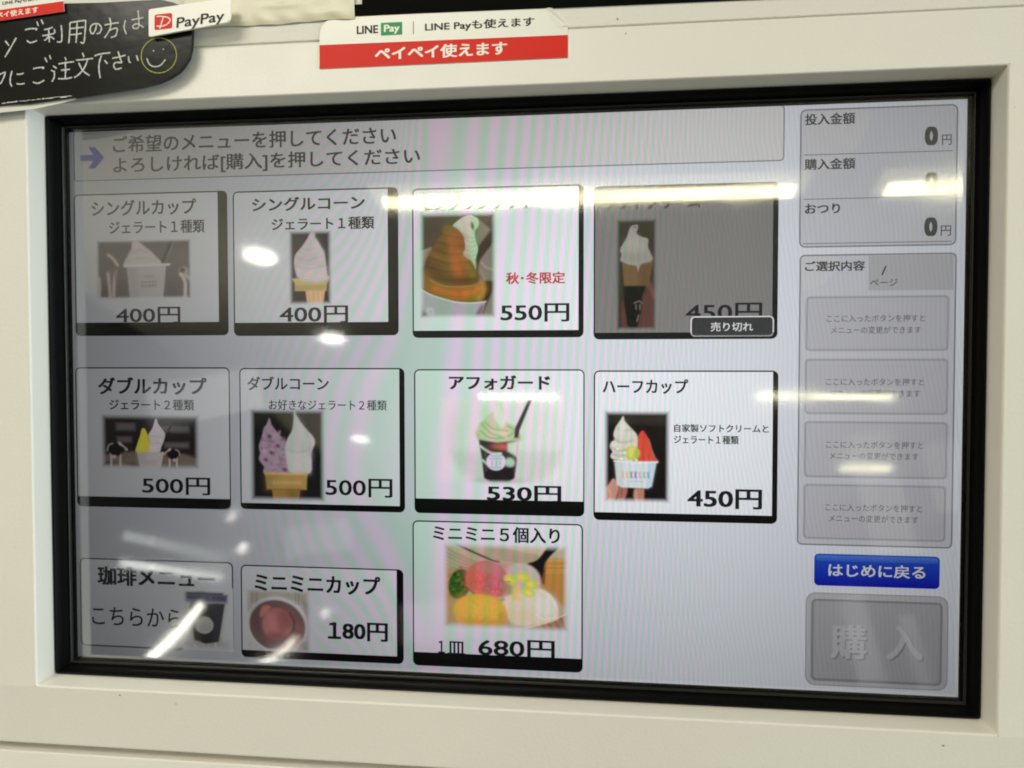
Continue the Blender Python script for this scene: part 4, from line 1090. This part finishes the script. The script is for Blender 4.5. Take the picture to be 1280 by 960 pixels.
# black laminated card with handwriting
board = root("handwritten_card", "black laminated card with white marker handwriting and a yellow smiley", "handwritten card")
outline_pts = [(-120, 247.5), (-60, 252.2)] + BOARD + [(-120, 299)]
slab("card", outline_pts, .0235, .0253, M_BOARD, board)
film = [(-60, 252.0), (-30, 254.1), (-14, 255.3), (-6, 255.5), (-1, 255.5), (6, 256.1), (12, 256.6), (20, 257.3), (21, 257.0), (12, 255.2), (2, 253.6), (-6, 253.0), (-14, 252.6), (-30, 251.0), (-60, 248.4)]
slab("film_margin", film[::-1], .0236, .0241, M_FILM, board)
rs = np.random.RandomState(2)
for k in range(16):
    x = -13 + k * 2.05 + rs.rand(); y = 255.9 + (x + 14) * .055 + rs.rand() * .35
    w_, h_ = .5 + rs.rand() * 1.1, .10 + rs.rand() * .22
    slab("film_glint", [(x - w_, y - h_), (x + w_, y - h_ * .3), (x + w_ * .8, y + h_), (x - w_ * .6, y + h_ * .7)], .02525, .0256, M_FILM, board)  # pale slivers shaped as glints along the laminate edge


def strokes(name, lists, width, z, mat, parent, closed=False, label=None):
    cu = bpy.data.curves.new(name, 'CURVE'); cu.dimensions = '3D'; cu.bevel_depth = width / 2 * MM; cu.bevel_resolution = 2; cu.use_fill_caps = True
    for P in lists:
        Q = smooth_pts(P, 5) if len(P) > 2 else [np.array(p, float) for p in P]
        sp = cu.splines.new('POLY'); sp.points.add(len(Q) - 1)
        for k, q in enumerate(Q):
            sp.points[k].co = (q[0] * MM, q[1] * MM, 0, 1)
            sp.points[k].radius = .9 + .2 * math.sin(k * 1.7 + q[0])
    o = bpy.data.objects.new("tmp", cu); C.objects.link(o)
    me = bpy.data.meshes.new_from_object(o.evaluated_get(bpy.context.evaluated_depsgraph_get()))
    bpy.data.objects.remove(o)
    me.materials.clear()
    for v in me.vertices: v.co.z = z + v.co.z * .25
    me.polygons.foreach_set("use_smooth", [True] * len(me.polygons))
    return link(name, me, parent, label, mat=mat)


strokes("marker_lettering", CHALK, .72, .02533, M_CHALK, board)
strokes("smiley_face", SMILE, .62, .02533, M_CHALK, board)
strokes("smiley_ring", [RING], .42, .02533, M_YELLOW, board)

# small cream tag with a logo
tag = root("payment_tag", "small cream tag with a red square logo on the black handwritten card", "tag")
tp = round_poly([(57.4, 280.6), (94.1, 285.2), (94.6, 295.2), (57.6, 292.2)], [1.0, 2.6, 2.4, 1.0])
slab("tag_card", tp, .0270, .0280, M_STWHITE, tag)
slab("logo_square", round_poly([(60.1, 283.2), (68.2, 283.7), (68.2, 290.2), (60.3, 289.8)], 1.0), .0280, .02806, M_STRED, tag)
strokes("logo_letter", [[(61.2, 288.9), (64.0, 288.8), (66.8, 288.0), (67.1, 286.6), (65.6, 285.3), (63.2, 284.7), (61.2, 284.9)], [(64.2, 288.5), (63.4, 286.2), (62.6, 283.7)]], .62, .02812, M_STWHITE, tag)
mmtext("PayPay", (69.9, 283.3, 91.2, 288.9), .02815, M_INK, tag, .012, shear=.10, rise=.095)

# wrinkled cream film above the screen
film_sheet = root("cream_film", "wrinkled cream film stuck between the small tag and the black strip", "film")
nx, ny = 60, 26
vs, fs = [], []
rs = np.random.RandomState(6)
for j in range(ny):
    for i in range(nx):
        u, v = i / (nx - 1), j / (ny - 1)
        x = 70 + 76 * u; y0 = 286.2 + .6 * u + .25 * math.sin(u * 9) + .12 * math.sin(u * 31)
        y = y0 + (310 - y0) * v
        z = 21.2 + .5 * math.exp(-((x - 88) / 6) ** 2 - ((y - 288.5) / 1.6) ** 2) + .22 * math.sin(x * .55 + 1.1 * math.sin(y * .5)) * math.exp(-v * 4) + .35 * math.exp(-((x - 114) / 7) ** 2 - ((y - 294) / .9) ** 2) + .4 * math.exp(-((x - 134) / 6) ** 2 - ((y - 290) / 1.2) ** 2)
        z -= .5 * math.exp(-v * 26)
        vs.append((x * MM, y * MM, z * MM))
for j in range(ny - 1):
    for i in range(nx - 1):
        a = j * nx + i; fs.append((a, a + 1, a + nx + 1, a + nx))
me = mesh("wrinkled_film", vs, fs, True)
link("wrinkled_film", me, film_sheet, mat=M_SHEET)

# black sign whose lower edge shows at the top
sign = root("black_sign", "matt black sign whose lower edge shows along the top above the centre sticker", "sign")
slab("sign_board", [(144.5, 288.2), (231, 287.1), (345, 286.0), (345, 325), (149.1, 325), (149.1, 292.9), (144.5, 292.8)], .0200, .0206, M_SIGN, sign)
